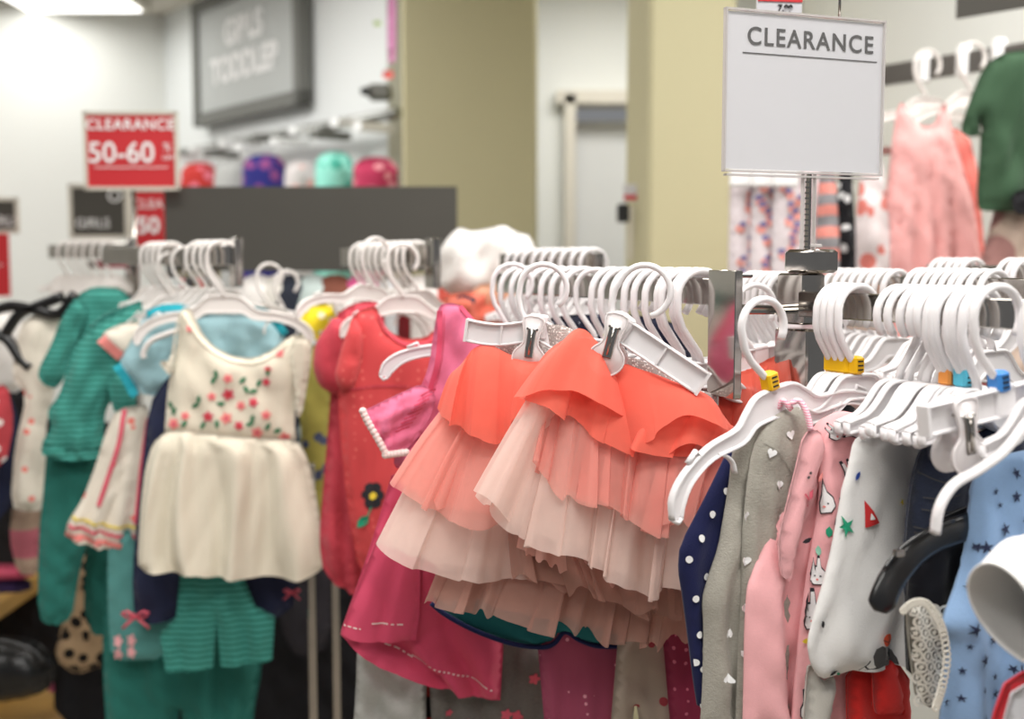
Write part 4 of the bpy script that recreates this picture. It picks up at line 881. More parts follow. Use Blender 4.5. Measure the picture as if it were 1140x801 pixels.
# --- things under the tutus
def gm(name, label, cat, px, py, Y, yaw, outline, mat, **kw):
    c = Cloth(Plane(px, py, Y, yaw), outline, mat, **kw); return tag(c.build(name), label, cat)
G['teal'] = fabric('dark_teal_jersey', '1f6b70', .9); G['navy2'] = fabric('navy_trim', '1c2550', .9); G['mel'] = fabric('melange_grey', 'b4b5b0', .9, heather=.15); G['tpink'] = fabric('dotted_pink_jersey', 'a84f6a', .9, dots=('e9a3b4', 95.0, .2)); G['cream'] = fabric('cream_jersey', 'b0a193', .9, blotch=('a8454f', 30.0, .16)); G['deep'] = fabric('deep_pink_jersey', '8f2f4b', .9, dots=('cf7088', 70.0, .15))  # both pinks and the cream darkened for light the tutus block
t = thing('kids_shorts', 'dark teal garment with a navy bound hem under the tulle', 'shorts', P(580, 690, 1.30))
c = Cloth(Plane(580, 690, 1.30, -4), [(478, 660), (600, 640), (700, 660), (706, 718), (670, 719), (645, 714), (629, 704), (612, 719), (570, 717), (530, 703), (498, 686)], G['teal'], thick=.014, bw=.015, fold=.003, nf=5, seed=101); c.build('body', t)
pp = cat_rom([P(x, y, 1.285) for x, y in ((480, 672), (498, 686), (530, 703), (570, 717), (604, 721), (618, 716), (629, 704), (645, 713), (668, 720), (704, 719))], 5)
b = MB(); b.tube(pp, .004, G['navy2'], n=6, rx=.003); b.build('hem_binding', t, O(t))
gm('kids_leggings', 'pale grey melange leggings below the rose pink dress', 'leggings', 430, 760, 1.42, 5, [(398, 700), (475, 720), (474, 830), (392, 830), (396, 770)], G['mel'], thick=.016, bw=.03, fold=.003, nf=2, seed=102, crum=.003)
c = Cloth(Plane(540, 760, 1.40, 3), [(474, 700), (610, 700), (620, 830), (482, 830)], fabric('charcoal_melange', '6e6a65', .9, heather=.3), thick=.012, bw=.03, fold=.005, nf=4, seed=103)  # grey base darkened as well for the tutus' shade
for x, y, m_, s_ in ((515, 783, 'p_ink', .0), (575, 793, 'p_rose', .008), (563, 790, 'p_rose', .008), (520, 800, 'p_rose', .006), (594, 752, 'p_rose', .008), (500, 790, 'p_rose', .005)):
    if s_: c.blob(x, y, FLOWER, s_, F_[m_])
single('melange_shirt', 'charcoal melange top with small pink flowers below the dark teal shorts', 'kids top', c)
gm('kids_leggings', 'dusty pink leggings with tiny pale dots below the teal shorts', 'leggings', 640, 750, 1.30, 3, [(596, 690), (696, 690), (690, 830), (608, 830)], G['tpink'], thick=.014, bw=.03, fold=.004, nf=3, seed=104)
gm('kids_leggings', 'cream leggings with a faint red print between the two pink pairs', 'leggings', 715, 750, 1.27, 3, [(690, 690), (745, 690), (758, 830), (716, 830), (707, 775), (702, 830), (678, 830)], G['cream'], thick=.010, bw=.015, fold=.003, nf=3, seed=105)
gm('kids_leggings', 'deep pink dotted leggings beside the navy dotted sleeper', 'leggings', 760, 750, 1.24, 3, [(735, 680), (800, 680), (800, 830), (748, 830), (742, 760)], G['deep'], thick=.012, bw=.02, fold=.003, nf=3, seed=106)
gm('kids_shirt', 'thin red and black garment edge below the rose pink dress', 'shirt', 480, 790, 1.44, 3, [(466, 740), (492, 745), (494, 830), (468, 830)], fabric('red_black', '8e2420', .9, stripe=('141214', .05, .5)), thick=.008, bw=.01, seed=107)
# navy dotted garment seen between the hooks, silver and cream pieces
c = Cloth(Plane(650, 360, 1.5, 20), [(598, 376), (610, 354), (640, 350), (700, 350), (745, 356), (770, 376), (772, 470), (600, 470)], fabric('navy_star_cotton', '13152c', .9, dots=('d5d8e6', 120.0, .12)), thick=.012, bw=.02, seed=108)
single('kids_shirt', 'navy shirt with tiny white dots glimpsed through the row of white hooks', 'shirt', c)
c = Cloth(Plane(750, 400, 1.32, -18), [(688, 392), (720, 400), (800, 398), (805, 470), (760, 440), (735, 432), (705, 420)], fabric('cream_card', 'e6dccf', .8, bump=0), thick=.002, bw=.003, crum=0, seed=109)
single('header_card', 'cream cardboard header hanging behind the slanting clip hanger bar', 'card', c)
clip_hanger('white clip hanger with a chrome clip behind the single hanger', 838, 322, 1.26, yaw=20, roll=-8, span=.07, clips=(.025,), zbar=-.075)
# ================================================================== left racks
for k, a in dict(ivory=('ivory_chiffon', 'e0d9c6', .9), tealk=('teal_knit', '4a9b8f', .9), tealq=('teal_solid_knit', '2b7268', .9), aqua=('aqua_cotton', 'a2c8d0', .9), aquad=('deep_aqua', '2a9dad', .9), nav=('dark_navy_knit', '262b45', .9), cor=('coral_dress_knit', 'c04350', .9), corb=('bright_coral_knit', 'cf4a4c', .9), gauze=('cream_gauze', 'e6ddce', .9), leaf=('print_leaf', '3f7d5a', .9), olive=('olive_print', 'a39a4c', .9), yel=('yellow_cotton', 'efd62e', .9), wool=('white_fleece', 'e6e3df', .95)).items():
    G[k] = fabric(a[0], a[1], a[2], **dict(tealk=dict(stripe=('2a7266', .0105, .42), warp=.002), cor=dict(dots=('d9605f', 75.0, .13)), corb=dict(dots=('e4736c', 75.0, .16)), gauze=dict(blotch=('f08378', 22.0, .14)), olive=dict(blotch=('4c5470', 30.0, .3)), yel=dict(blotch=('f6f0d0', 45.0, .3)), ivory=dict(heather=.05)).get(k, {}))
RAILL = Rail(150, 2.35, 262, 2.02, 1.4765); RAILK = Rail(70, 3.0, 140, 2.7, 1.49); RAILN = Rail(392, 2.25, 480, 1.98, 1.475)
for rl, x0, x1, Y, lab in ((RAILL, 120, 264, 2.12, 'chrome rack carrying the teal outfit and the ivory dress'), (RAILN, 385, 482, 2.1, 'chrome rack carrying the coral dotted dresses'), (RAILK, 60, 148, 2.8, 'chrome rack farther back behind the teal outfit')):
    t = thing('garment_rack', lab, 'clothes rack', P((x0+x1)/2, 400, Y))
    b = MB(); rl.beam(b, x0, x1, h=.035, th=.02); b.build('rail', t, O(t), smooth='auto')
    b = MB(); q = np.array(rl.at(x1)); b.box((q[0], q[1], q[2]-.03), (.014, .04, .085), M['chrome'], bev=.002, yaw=R(28)); b.build('rail_end', t, O(t), smooth='auto')
    b = MB(); q = np.array(rl.at((x0+x1)/2)); b.box((q[0]+.0, q[1]+.3, q[2]/2-.02), (.03, .03, q[2]-.04), M['chrome'], bev=.002); b.box((q[0], q[1]+.15, q[2]-.05), (.02, .3, .02), M['chrome']); b.build('post', t, O(t), smooth='auto')
row(RAILL, (172, 179, 186, 193, 224, 232, 240, 248), 'cream white hanger on the rack of the ivory dress', 'hangers on the ivory dress rack', mat='hanger_far', sc_=1.0)
row(RAILK, (78, 88, 97, 106, 116, 126), 'cream white hanger on the farther rack behind the teal outfit', 'hangers on the farther left rack', mat='hanger_far')
row(RAILN, (405, 412, 419, 426, 433, 440, 448, 456, 464), 'cream white hanger bunched above the coral dotted dresses', 'hangers above the coral dresses', mat='hanger_far')
shirt_hanger('cream white hanger carrying the ivory dress with the rose embroidery', 248, 272, 2.0, yaw=6, mat='hanger_far', span=.135, drop=.02, sc_=1.12)
shirt_hanger('cream white hanger showing its shoulders above the front coral dress', 448, 275, 1.86, yaw=14, mat='hanger_far', span=.10, drop=.01, sc_=1.0)
for i, (x, y, Y) in enumerate(((205, 300, 2.15), (190, 306, 2.2), (300, 318, 2.3), (320, 326, 2.4), (420, 290, 2.0))):
    shirt_hanger(['clear topped hanger left of the ivory dress hanger', 'translucent hanger lying against the teal shirt shoulder', 'white hanger shoulders behind the ivory dress', 'white hanger shoulders beside the yellow top', 'white hanger overlapping the bunched hangers over the coral dresses'][i], x, y-22, Y, yaw=12+6*i, roll=-6+4*i, mat='hanger_far', span=.13, drop=.02)
def pl6(Y, off=0, yaw=6, px=255, py=450): return Plane(px, py, Y, yaw, off)
# ivory dress
t = thing('girls_dress', 'ivory sleeveless dress with rose embroidered bodice and full chiffon skirt', 'dress', P(258, 500, 1.95))
c = Cloth(pl6(1.95), [(200, 346), (211, 342), (217, 354), (226, 373), (240, 388), (262, 398), (284, 399), (302, 391), (318, 378), (328, 372), (338, 378), (334, 400), (330, 440), (328, 470), (330, 494), (183, 486), (184, 470), (187, 430), (192, 410), (198, 380)], G['ivory'], thick=.02, bw=.03, fold=.003, nf=4, seed=201, crum=.002)
for x, y, m_, z in ((256, 438, 'p_rose', .011), (234, 462, 'p_rose', .010), (254, 464, 'p_coral', .011), (268, 472, 'p_rose', .009), (270, 450, 'p_coral', .009), (238, 440, 'p_coral', .008), (288, 480, 'p_coral', .011), (318, 486, 'p_coral', .011), (298, 460, 'p_coral', .009), (284, 446, 'p_rose', .009), (196, 470, 'p_coral', .011), (209, 461, 'p_coral', .008), (312, 392, 'p_coral', .009), (298, 424, 'p_rose', .008), (256, 420, 'p_coral', .009), (300, 410, 'p_rose', .007), (214, 365, 'p_coral', .007)):
    c.blob(x, y, FLOWER, z, F_[m_], rot=x, lift=.002)
    c.blob(x, y, circ(8), z*.35, F_['p_red' if m_ == 'p_rose' else 'p_rose'], lift=.0032)
for x, y, r in ((240, 422, 60), (243, 415, 100), (272, 422, 40), (276, 432, 120), (220, 450, 30), (224, 443, 80), (280, 470, 20), (283, 464, 70), (196, 456, 60), (192, 450, 120), (208, 470, 50), (300, 412, 80), (284, 434, 10), (248, 448, 0), (300, 473, 60), (290, 425, 60), (244, 470, 90), (310, 478, 30), (228, 472, 60)):
    c.blob(x, y, LEAF, .008, G['leaf'], rot=r, lift=.0025)
c.line([(206, 346), (215, 362), (228, 380), (244, 393), (264, 401), (286, 402), (304, 394), (320, 381)], .006, G['ivory'], lift=.003)
c.build('bodice', t)
c = Cloth(pl6(1.95, .016), [(183, 482), (200, 478), (240, 484), (290, 488), (330, 490), (341, 506), (350, 540), (357, 585), (360, 622), (358, 636, 'h'), (342, 640, 'h'), (328, 643, 'h'), (300, 640, 'h'), (272, 642, 'h'), (236, 641, 'h'), (215, 636, 'h'), (185, 637, 'h'), (154, 634), (154, 610), (157, 560), (162, 520), (170, 494)], G['ivory'], thick=.018, bw=.04, fold=.018, nf=4, seed=205, crum=.0012, fstart=-.3, fpow=.5)
c.build('skirt', t)
for L, nm in (([(200, 346), (196, 372), (194, 396), (190, 420), (180, 408), (178, 402), (190, 402), (196, 360)], 'armhole_frill'), ([(326, 373), (340, 376), (348, 381), (346, 404), (341, 436), (336, 462), (330, 466), (328, 430), (322, 400)], 'flutter_sleeve')):
    c = Cloth(pl6(1.95, .02), L, G['ivory'], thick=.01, bw=.012, fold=.008, nf=3, seed=207); c.build(nm, t)
# things below the ivory dress
def g6(name, label, cat, Y, outline, mat, yaw=6, **kw):
    kw.setdefault('thick', .02); kw.setdefault('bw', .03); kw.setdefault('res', .011); kw.setdefault('crum', .003)
    c = Cloth(pl6(Y, yaw=yaw), outline, mat, **kw); return c, tag(c.build(name), label, cat)
t = thing('kids_leggings', 'dark navy cropped leggings with small pink bows under the ivory dress', 'leggings', P(230, 640, 2.02))
c = Cloth(pl6(2.02), [(186, 420), (200, 415), (330, 560), (334, 640), (324, 684, 'h'), (270, 690), (262, 640), (240, 600), (222, 640), (200, 690, 'h'), (150, 692), (147, 640), (156, 540), (166, 450)], G['nav'], thick=.02, bw=.03, res=.01, seed=210, crum=.003); c.build('legs', t)
def bow(par, x, y, Y, s_=1.0):
    b = MB(); p = P(x, y, Y)
    for sx in (-1, 1):
        b.tube([p, p+np.array([sx*.012*s_, -.003, .009*s_]), p+np.array([sx*.020*s_, -.002, .006*s_]), p+np.array([sx*.014*s_, 0, -.001]), p], .0018*s_, F_['p_rose'], n=6, rx=.004*s_, side=(0, 1, 0)); b.tube([p, p+np.array([sx*.012*s_, -.002, -.010*s_]), p+np.array([sx*.020*s_, 0, -.018*s_])], .0022*s_, F_['p_rose'], n=6)
    b.box(p, (.007*s_, .007*s_, .007*s_), F_['p_rose'], bev=.002); b.build('bow', par, O(par))
bow(t, 151, 687, 1.975, 1.15); bow(t, 325, 660, 1.99, .7)
g6('kids_shorts', 'teal striped knee length shorts peeping out under the ivory dress', 'shorts', 1.99, [(203, 620), (262, 620), (284, 675), (306, 687), (303, 735, 'h'), (246, 742), (241, 690), (237, 744, 'h'), (184, 747), (178, 705), (196, 688)], G['tealk'], fold=.006, nf=4, seed=212, chaikin=0, thick=.008)
g6('kids_leggings', 'solid teal leggings hanging lowest below the striped shorts', 'leggings', 2.12, [(118, 600), (150, 600), (160, 640), (290, 700), (292, 745), (283, 790), (280, 830), (206, 830), (200, 780), (196, 830), (120, 830), (114, 740)], G['tealq'], fold=.008, nf=4, seed=213)
t = thing('kids_tee', 'sheer aqua panel with pale butterflies beside the navy leggings', 'shirt', P(140, 670, 2.06))
c = Cloth(pl6(2.06), [(120, 590), (150, 590), (160, 680), (205, 686), (186, 734), (124, 736), (120, 680)], fabric('sheer_aqua', '5d9c98', .9, alpha=.85), thick=.01, bw=.02, res=.01, seed=214)
for x, y in ((133, 712), (148, 711), (133, 727), (148, 724)): c.blob(x, y, FLOWER, .013, F_['pinkj'], asp=.7)
c.build('body', t)
# teal outfit
t = thing('kids_shirt', 'teal striped long sleeved shirt with frilled edge, front one of the teal pair', 'shirt', P(105, 430, 2.2))
c = Cloth(pl6(2.2, yaw=16), [(88, 378), (104, 362), (156, 334), (160, 350), (168, 372), (152, 420), (130, 440), (118, 455), (115, 485), (119, 506), (85, 512), (46, 506), (47, 492), (58, 476), (52, 458), (66, 440), (74, 415), (80, 392)], G['tealk'], thick=.025, bw=.035, res=.011, fold=.012, nf=3, seed=220, crum=.004); c.build('body', t)
c = Cloth(pl6(2.2, .03, yaw=16), [(118, 420), (132, 408), (152, 420), (152, 455), (146, 474), (132, 469), (124, 450)], G['tealk'], thick=.02, bw=.025, res=.011, seed=221, crum=.003); c.build('sleeve', t)
c = Cloth(pl6(2.2, .022, yaw=16), [(48, 494), (80, 500), (117, 496), (119, 508), (82, 515), (46, 508)], G['tealk'], thick=.012, bw=.012, res=.009, fold=.005, nf=6, seed=224); c.build('hem_frill', t)
b = MB(); b.tube(cat_rom([P(x, y, 2.17) for x, y in ((103, 366), (120, 352), (140, 344), (157, 338))], 5), .006, G['tealq'], n=6); b.build('neckband', t, O(t))
t = thing('kids_shirt', 'teal striped shirt behind, its shoulder rising above the front one', 'shirt', P(95, 370, 2.32))
c = Cloth(pl6(2.32, yaw=16), [(86, 328), (104, 319), (136, 321), (150, 340), (130, 420), (100, 440), (84, 410), (76, 395), (84, 360)], G['tealk'], thick=.02, bw=.03, res=.011, seed=222, crum=.003); c.build('body', t)
c = Cloth(pl6(2.32, .03, yaw=16), [(86, 328), (100, 345), (88, 372), (80, 392), (72, 422), (62, 433), (50, 430), (42, 420), (44, 408), (56, 386), (68, 355)], G['tealk'], thick=.02, bw=.025, res=.011, seed=223, crum=.003); c.build('sleeve', t)
g6('kids_leggings', 'teal knit leggings hanging below the teal striped shirt', 'leggings', 2.24, [(52, 500), (114, 500), (108, 560), (98, 600), (88, 640), (80, 690, 'h'), (60, 694, 'h'), (42, 688), (43, 600), (48, 550)], G['tealq'], yaw=16, fold=.006, nf=4, seed=225)
g6('kids_leggings', 'second pair of teal leggings between the teal pair and the striped hem blouse', 'leggings', 2.34, [(98, 560), (155, 560), (150, 640), (140, 705, 'h'), (92, 704)], G['tealq'], yaw=16, fold=.005, nf=3, seed=226)
# cream blouse with coral stripes
t = thing('girls_blouse', 'cream gauze blouse with coral striped hem left of the ivory dress', 'blouse', P(130, 520, 2.1))
c = Cloth(pl6(2.1, yaw=12), [(130, 455), (170, 450), (168, 540), (160, 600), (152, 613, 'h'), (110, 607, 'h'), (72, 598), (76, 580), (92, 556), (106, 520), (118, 480)], G['gauze'], thick=.025, bw=.04, res=.01, fold=.016, nf=3, seed=230, fstart=0)
for L, w_, m_ in (([(74, 592), (110, 599), (152, 605)], .010, 'p_coral'), ([(78, 582), (112, 589), (152, 594)], .006, 'p_rose'), ([(82, 573), (114, 580), (153, 584)], .004, 'p_yel'), ([(140, 455), (135, 490), (122, 530), (112, 560)], .008, 'p_rose'), ([(166, 465), (158, 520), (152, 580)], .006, 'p_rose')): c.line(L, w_, F_[m_], lift=.005)
c.build('body', t)
c = Cloth(pl6(2.16, yaw=12), [(112, 372), (130, 362), (158, 356), (162, 375), (150, 396), (136, 401), (122, 388)], G['gauze'], thick=.02, bw=.025, res=.009, seed=231)
c.line([(114, 376), (124, 386), (136, 397)], .018, F_['p_coral'], lift=.002); c.build('sleeve', t)
# aqua shirt
t = thing('kids_shirt', 'pale aqua shirt with a deeper blue sleeve edge tucked beside the ivory dress', 'shirt', P(180, 390, 2.06))
c = Cloth(pl6(2.06, yaw=10), [(160, 352), (180, 341), (205, 338), (225, 350), (300, 350), (320, 372), (310, 440), (210, 440), (160, 441), (152, 430), (142, 418), (131, 406), (146, 380)], G['aqua'], thick=.02, bw=.03, res=.01, seed=235, crum=.004)
c.line([(131, 406), (141, 420), (152, 440)], .014, G['aquad'], lift=.002); c.line([(165, 350), (182, 343), (204, 342)], .012, G['aquad'], lift=.002); c.line([(283, 345), (300, 350), (318, 372)], .014, G['aquad'], lift=.002)
c.build('body', t)
b = MB(); b.tube(cat_rom([P(x, y, 1.97) for x, y in ((206, 366), (186, 372), (168, 380), (160, 392), (160, 399))], 5), .006, M['hanger_far'], n=8, rx=.005); 
tag(b.build('plastic_hanger'), 'curved cream hanger tip left of the ivory dress shoulder strap', 'hanger')
# coral dresses
t = thing('girls_dress', 'coral dress with pale dots and a dark flower applique, foremost of the coral pair', 'dress', P(445, 470, 1.78))
def pl7(Y, off=0, yaw=10): return Plane(440, 450, Y, yaw, off)
c = Cloth(pl7(1.78), [(392, 352), (404, 344), (419, 340), (424, 356), (434, 370), (452, 378), (474, 376), (486, 366), (492, 348), (516, 346), (530, 380), (530, 640), (520, 660, 'h'), (440, 655, 'h'), (400, 640), (386, 560), (378, 480), (376, 430), (384, 380)], G['corb'], thick=.025, bw=.035, res=.009, fold=.010, nf=7, seed=240, crum=.002, fstart=.25)
c.line([(374, 434), (420, 428), (480, 430)], .003, G['cor'], lift=.003); c.line([(421, 350), (430, 368), (450, 382), (474, 380), (490, 366)], .005, G['cor'], lift=.003)
for k in range(6): a = 2*math.pi*k/6; c.blob(414+6.5*math.cos(a), 548+9.5*math.sin(a), circ(9), .0085, F_['p_ink'], lift=.0025)
c.blob(414, 548, circ(9), .006, F_['p_yel'], lift=.005); c.blob(403, 577, LEAF, .014, F_['p_green'], rot=50, lift=.0025); c.line([(412, 560), (407, 572)], .002, F_['p_green'], lift=.003)
c.build('body', t)
c = Cloth(pl7(1.78, .025), [(394, 352), (386, 370), (378, 395), (372, 420), (380, 438), (396, 430), (404, 400), (404, 370)], G['corb'], thick=.014, bw=.02, res=.008, seed=241, fold=.004, nf=3); c.build('sleeve', t)
t = thing('girls_dress', 'coral dress just behind the dotted one, its puffed sleeve pointing to the ivory dress', 'dress', P(390, 480, 1.9))
c = Cloth(pl7(1.9), [(372, 352), (392, 338), (416, 334), (430, 345), (440, 660, 'h'), (396, 658, 'h'), (360, 640), (355, 600), (360, 540), (368, 440)], G['cor'], thick=.03, bw=.04, res=.01, fold=.016, nf=4, seed=243, crum=.003); c.build('body', t)
c = Cloth(pl7(1.9, .03), [(372, 352), (360, 368), (350, 385), (348, 410), (355, 430), (372, 440), (384, 436), (386, 400), (388, 360)], G['cor'], thick=.02, bw=.025, res=.009, seed=244, fold=.005, nf=3); c.build('sleeve', t)
# yellow and olive things, dark things between the racks
g6('kids_tee', 'bright yellow printed shirt crumpled between the ivory and coral dresses', 'shirt', 2.15, [(332, 346), (352, 340), (372, 338), (398, 330), (404, 338), (384, 350), (366, 360), (360, 374), (344, 384), (334, 372)], G['yel'], seed=250, crum=.006)
g6('girls_dress', 'olive yellow patterned dress hanging between the ivory and coral dresses', 'dress', 2.15, [(330, 388), (370, 380), (372, 600), (340, 600), (336, 500)], G['olive'], seed=251, fold=.01, nf=3)
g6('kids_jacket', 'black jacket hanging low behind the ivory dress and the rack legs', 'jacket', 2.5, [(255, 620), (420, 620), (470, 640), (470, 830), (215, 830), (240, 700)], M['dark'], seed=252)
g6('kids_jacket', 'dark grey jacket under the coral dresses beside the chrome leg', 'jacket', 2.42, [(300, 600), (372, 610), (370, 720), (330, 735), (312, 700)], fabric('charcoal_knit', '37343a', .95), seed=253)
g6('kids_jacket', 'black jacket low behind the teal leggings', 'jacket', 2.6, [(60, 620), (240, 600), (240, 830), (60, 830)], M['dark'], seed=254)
for x0, lab in ((348, 'slim chrome rack leg nearest the black jacket'), (374, 'slim chrome rack leg below the coral dresses')):
    b = MB(); p = P(x0, 700, 2.0); b.box((p[0], p[1], .55), (.014, .014, 1.1), M['chrome'], bev=.002); tag(b.build('chrome_upright', smooth='auto'), lab, 'rack post')
g6('animal_print_dress', 'tan leopard spotted dress half hidden behind the teal leggings', 'dress', 2.5, [(90, 560), (115, 600), (118, 740), (85, 752), (60, 735), (70, 690), (88, 640)], fabric('leopard_cloth', 'ae9272', .95, blotch=('16120f', 38.0, .42)), seed=255)
# far left clothes and black hangers
g6('kids_shirt', 'off white shirt with coral print left of the teal outfit', 'shirt', 2.42, [(22, 362), (38, 350), (62, 344), (78, 360), (62, 430), (50, 480), (52, 540), (48, 568), (30, 570), (12, 565), (16, 500), (30, 440), (12, 420)], G['gauze'], yaw=16, seed=256, fold=.006, nf=3)
g6('kids_tee', 'beige and pink dress hem under the off white shirt', 'shirt', 2.5, [(14, 560), (48, 560), (46, 590), (44, 640), (20, 640), (10, 600)], fabric('pink_beige', 'c06a78', .95, stripe=('b59a88', .12, .5)), yaw=16, seed=257)
g6('kids_jacket', 'navy jacket sleeve at the edge of the view beside the off white shirt', 'jacket', 2.45, [(-10, 420), (14, 440), (28, 500), (14, 560), (-10, 590)], G['nav'], yaw=16, seed=258)
g6('kids_shirt', 'red and white printed shirt at the edge of the view under the black hangers', 'shirt', 2.35, [(-30, 430), (8, 425), (16, 470), (6, 520), (-30, 520)], fabric('red_print', 'b8434a', .95, blotch=('e6d8d4', 40.0, .3)), yaw=16, seed=259)
g6('kids_shirt', 'grey white shirt behind the crossed black hangers', 'shirt', 2.55, [(-30, 350), (16, 345), (36, 370), (30, 440), (-30, 430)], G['wool'], yaw=16, seed=262)
for L, lab in (([(-20, 352), (10, 341), (40, 345), (66, 350), (84, 327)], 'black hanger running behind the teal shirt shoulder'), ([(6, 372), (22, 350), (44, 340), (70, 330)], 'black hanger crossing over the off white shirt'), ([(-10, 370), (8, 378), (22, 398), (34, 410)], 'black hanger slanting down over the grey white shirt')):
    b = MB(); b.tube(cat_rom([P(x, y, 2.3) for x, y in L], 5), .011, M['blackp'], n=8); tag(b.build('black_hanger'), lab, 'hanger')
# shelf with bag
for i, (z0, lab) in enumerate(((668, 'oak shelf board carrying folded clothes at the edge of the view'), (785, 'oak shelf board under the black bag'))):
    b = MB(); p = P(-10, z0, 2.75); b.box((p[0]-.15, p[1], p[2]), (.72 if i else .42, .55, .045), M['wood'], bev=.004); tag(b.build('shelf_board', smooth='auto'), lab, 'shelf')
t = thing('handbag', 'shiny black rounded bag lying on the lower oak shelf', 'bag', P(15, 745, 2.5))
c = Cloth(Plane(15, 745, 2.5, 4), [(-40, 715), (0, 708), (35, 712), (58, 730), (66, 750), (52, 770), (20, 780), (-40, 780)], plain('black_patent', '08080a', .35, coat=.15), thick=.06, bw=.07, res=.012, seed=260, crum=.001); c.build('body', t)
b = MB(); b.tube(cat_rom([P(x, y, 2.44) for x, y in ((-30, 722), (0, 716), (30, 722), (50, 738))], 6), .006, M['blackp'], n=8); b.build('seam', t, O(t))
for x0, y0, m_, lab in ((10, 640, 'p_rose', 'folded pink garment on the oak shelf by the edge of the view'), (6, 655, 'nav', 'folded dark purple garment under the pink one on the oak shelf')):
    c = Cloth(Plane(x0, y0, 2.6, 4), [(x0-40, y0-12), (x0+26, y0-12), (x0+30, y0+4), (x0-40, y0+8)], fabric('folded_'+m_, 'b84a62' if m_ == 'p_rose' else '34264a', .95), thick=.05, bw=.03, res=.012, seed=y0); tag(c.build('folded_garment'), lab, 'folded clothes')
for x0, y0, col, lab in ((80, 762, 'd66a8c', 'pink folded garment on the lower oak shelf next to the black bag'), (96, 752, '3a3844', 'charcoal folded garment on top of the pink one by the black bag')):
    c = Cloth(Plane(x0, y0, 2.6, 4), [(x0-28, y0-10), (x0+30, y0-8), (x0+34, y0+8), (x0-26, y0+9)], fabric('fold_'+col, col, .95), thick=.05, bw=.03, res=.012, seed=y0); tag(c.build('folded_garment'), lab, 'folded clothes')

g6('kids_jacket', 'added black coat darkening the gap behind the off white shirt and oak shelves', 'jacket', 3.0, [(-60, 430), (60, 430), (78, 600), (80, 830), (-60, 830)], M['dark'], seed=270)  # added dark backing, keeps the gaps between clothes from showing bright
g6('kids_jacket', 'added black coat darkening the gap behind the teal leggings', 'jacket', 2.95, [(70, 470), (150, 470), (160, 640), (70, 640)], M['dark'], seed=271)  # second added dark backing for the bright gaps
# ================================================================== behind: middle rack pile, wall displays
c = Cloth(Plane(540, 285, 2.35, 5), [(486, 300), (488, 280), (500, 262), (512, 252), (524, 258), (545, 254), (562, 250), (574, 258), (592, 262), (600, 300), (598, 330), (560, 342), (520, 336), (490, 322)], G['wool'], thick=.06, bw=.05, res=.01, seed=301, crum=.006, crumw=.05)
tag(c.build('kids_jacket'), 'bulky white fleece jacket piled on the rack behind the row of hooks', 'jacket')
for L, m_, lab, s_ in (([(488, 328), (560, 322), (580, 350), (560, 372), (500, 366)], fabric('coral_print', 'd9705c', .9, blotch=('2f2a3a', 22.0, .25)), 'coral printed shirt crumpled under the white fleece jacket', 302), ([(525, 318), (570, 312), (592, 330), (585, 350), (530, 345)], fabric('apricot_cloth', 'd9a488', .9), 'apricot garment folded beneath the white fleece jacket', 303)):
    c = Cloth(Plane(540, 340, 2.25, 5), L, m_, thick=.04, bw=.04, res=.01, seed=s_, crum=.01); tag(c.build('kids_shirt'), lab, 'shirt')
for px, col, lab in ((350, 'b9c7c4', 'grey green shirt on the far rack below the dark header'), (372, '7a4a3c', 'brown shirt on the far rack below the dark header'), (404, 'd45f92', 'magenta shirt on the far rack below the dark header'), (310, 'd8d4cc', 'pale shirt on the far rack below the dark header'), (286, 'e4e0dc', 'white shirt on the far rack nearest the ivory dress'), (325, '2b2f3a', 'dark shirt on the far rack beside the yellow one'), (440, 'cfd0d2', 'light grey shirt on the far rack behind the bunched hangers'), (470, 'e2dcd8', 'off white shirt on the far rack next to the fleece jacket'), (504, 'c9584c', 'dark coral shirt on the far rack behind the rose dress')):
    c = Cloth(Plane(px, 330, 2.62, 10), [(px-22, 318), (px-8, 306), (px+10, 306), (px+26, 320), (px+30, 345), (px+22, 350), (px+22, 560), (px-22, 560), (px-22, 350), (px-28, 344)], fabric('far_'+col, col, .95), thick=.03, bw=.04, res=.02, seed=px); tag(c.build('kids_shirt'), lab, 'shirt')
# right wall display
yw = -55
DR = Rail(985, 3.0, 1090, 2.78, P(985, 72, 3.0)[2])
t = thing('wall_rail', 'chrome wall rail with white hanger hooks over the pink dresses', 'rail', DR.at(1040))
b = MB(); DR.beam(b, 975, 1190, h=.05, th=.02, mat=plain('dull_metal', '77736f', .35, 1)); b.build('bar', t, O(t))
for px in (1020, 1062, 1100): b = MB(); q = np.array(DR.at(px)); b.box((q[0], q[1]-.01, q[2]-.02), (.028, .03, .075), M['white'], bev=.003); b.build('hook_sleeve', t, O(t))
for px, lab in ((1006, 'white hanger of the paler pink dress on the wall rail'), (1052, 'white hanger between the pink dress and the green shirt')):
    q = DR.at(px); h = shirt_hanger(lab, px, 75, 2.7, yaw=12, mat='hanger_far', span=.12, drop=.02, sc_=1.35); h.location = (q[0], q[1]-.12, q[2])
def g7(name, label, cat, Y, px, outline, mat, yaw=0, **kw):
    kw.setdefault('thick', .03); kw.setdefault('bw', .05); kw.setdefault('res', .014); kw.setdefault('crum', .004)
    c = Cloth(Plane(px, 200, Y, yaw), outline, mat, **kw); return tag(c.build(name), label, cat)
pk = fabric('shell_pink_chiffon', 'eeb0ad', .9, heather=.04); pk2 = fabric('coral_chiffon', 'e8786e', .9)
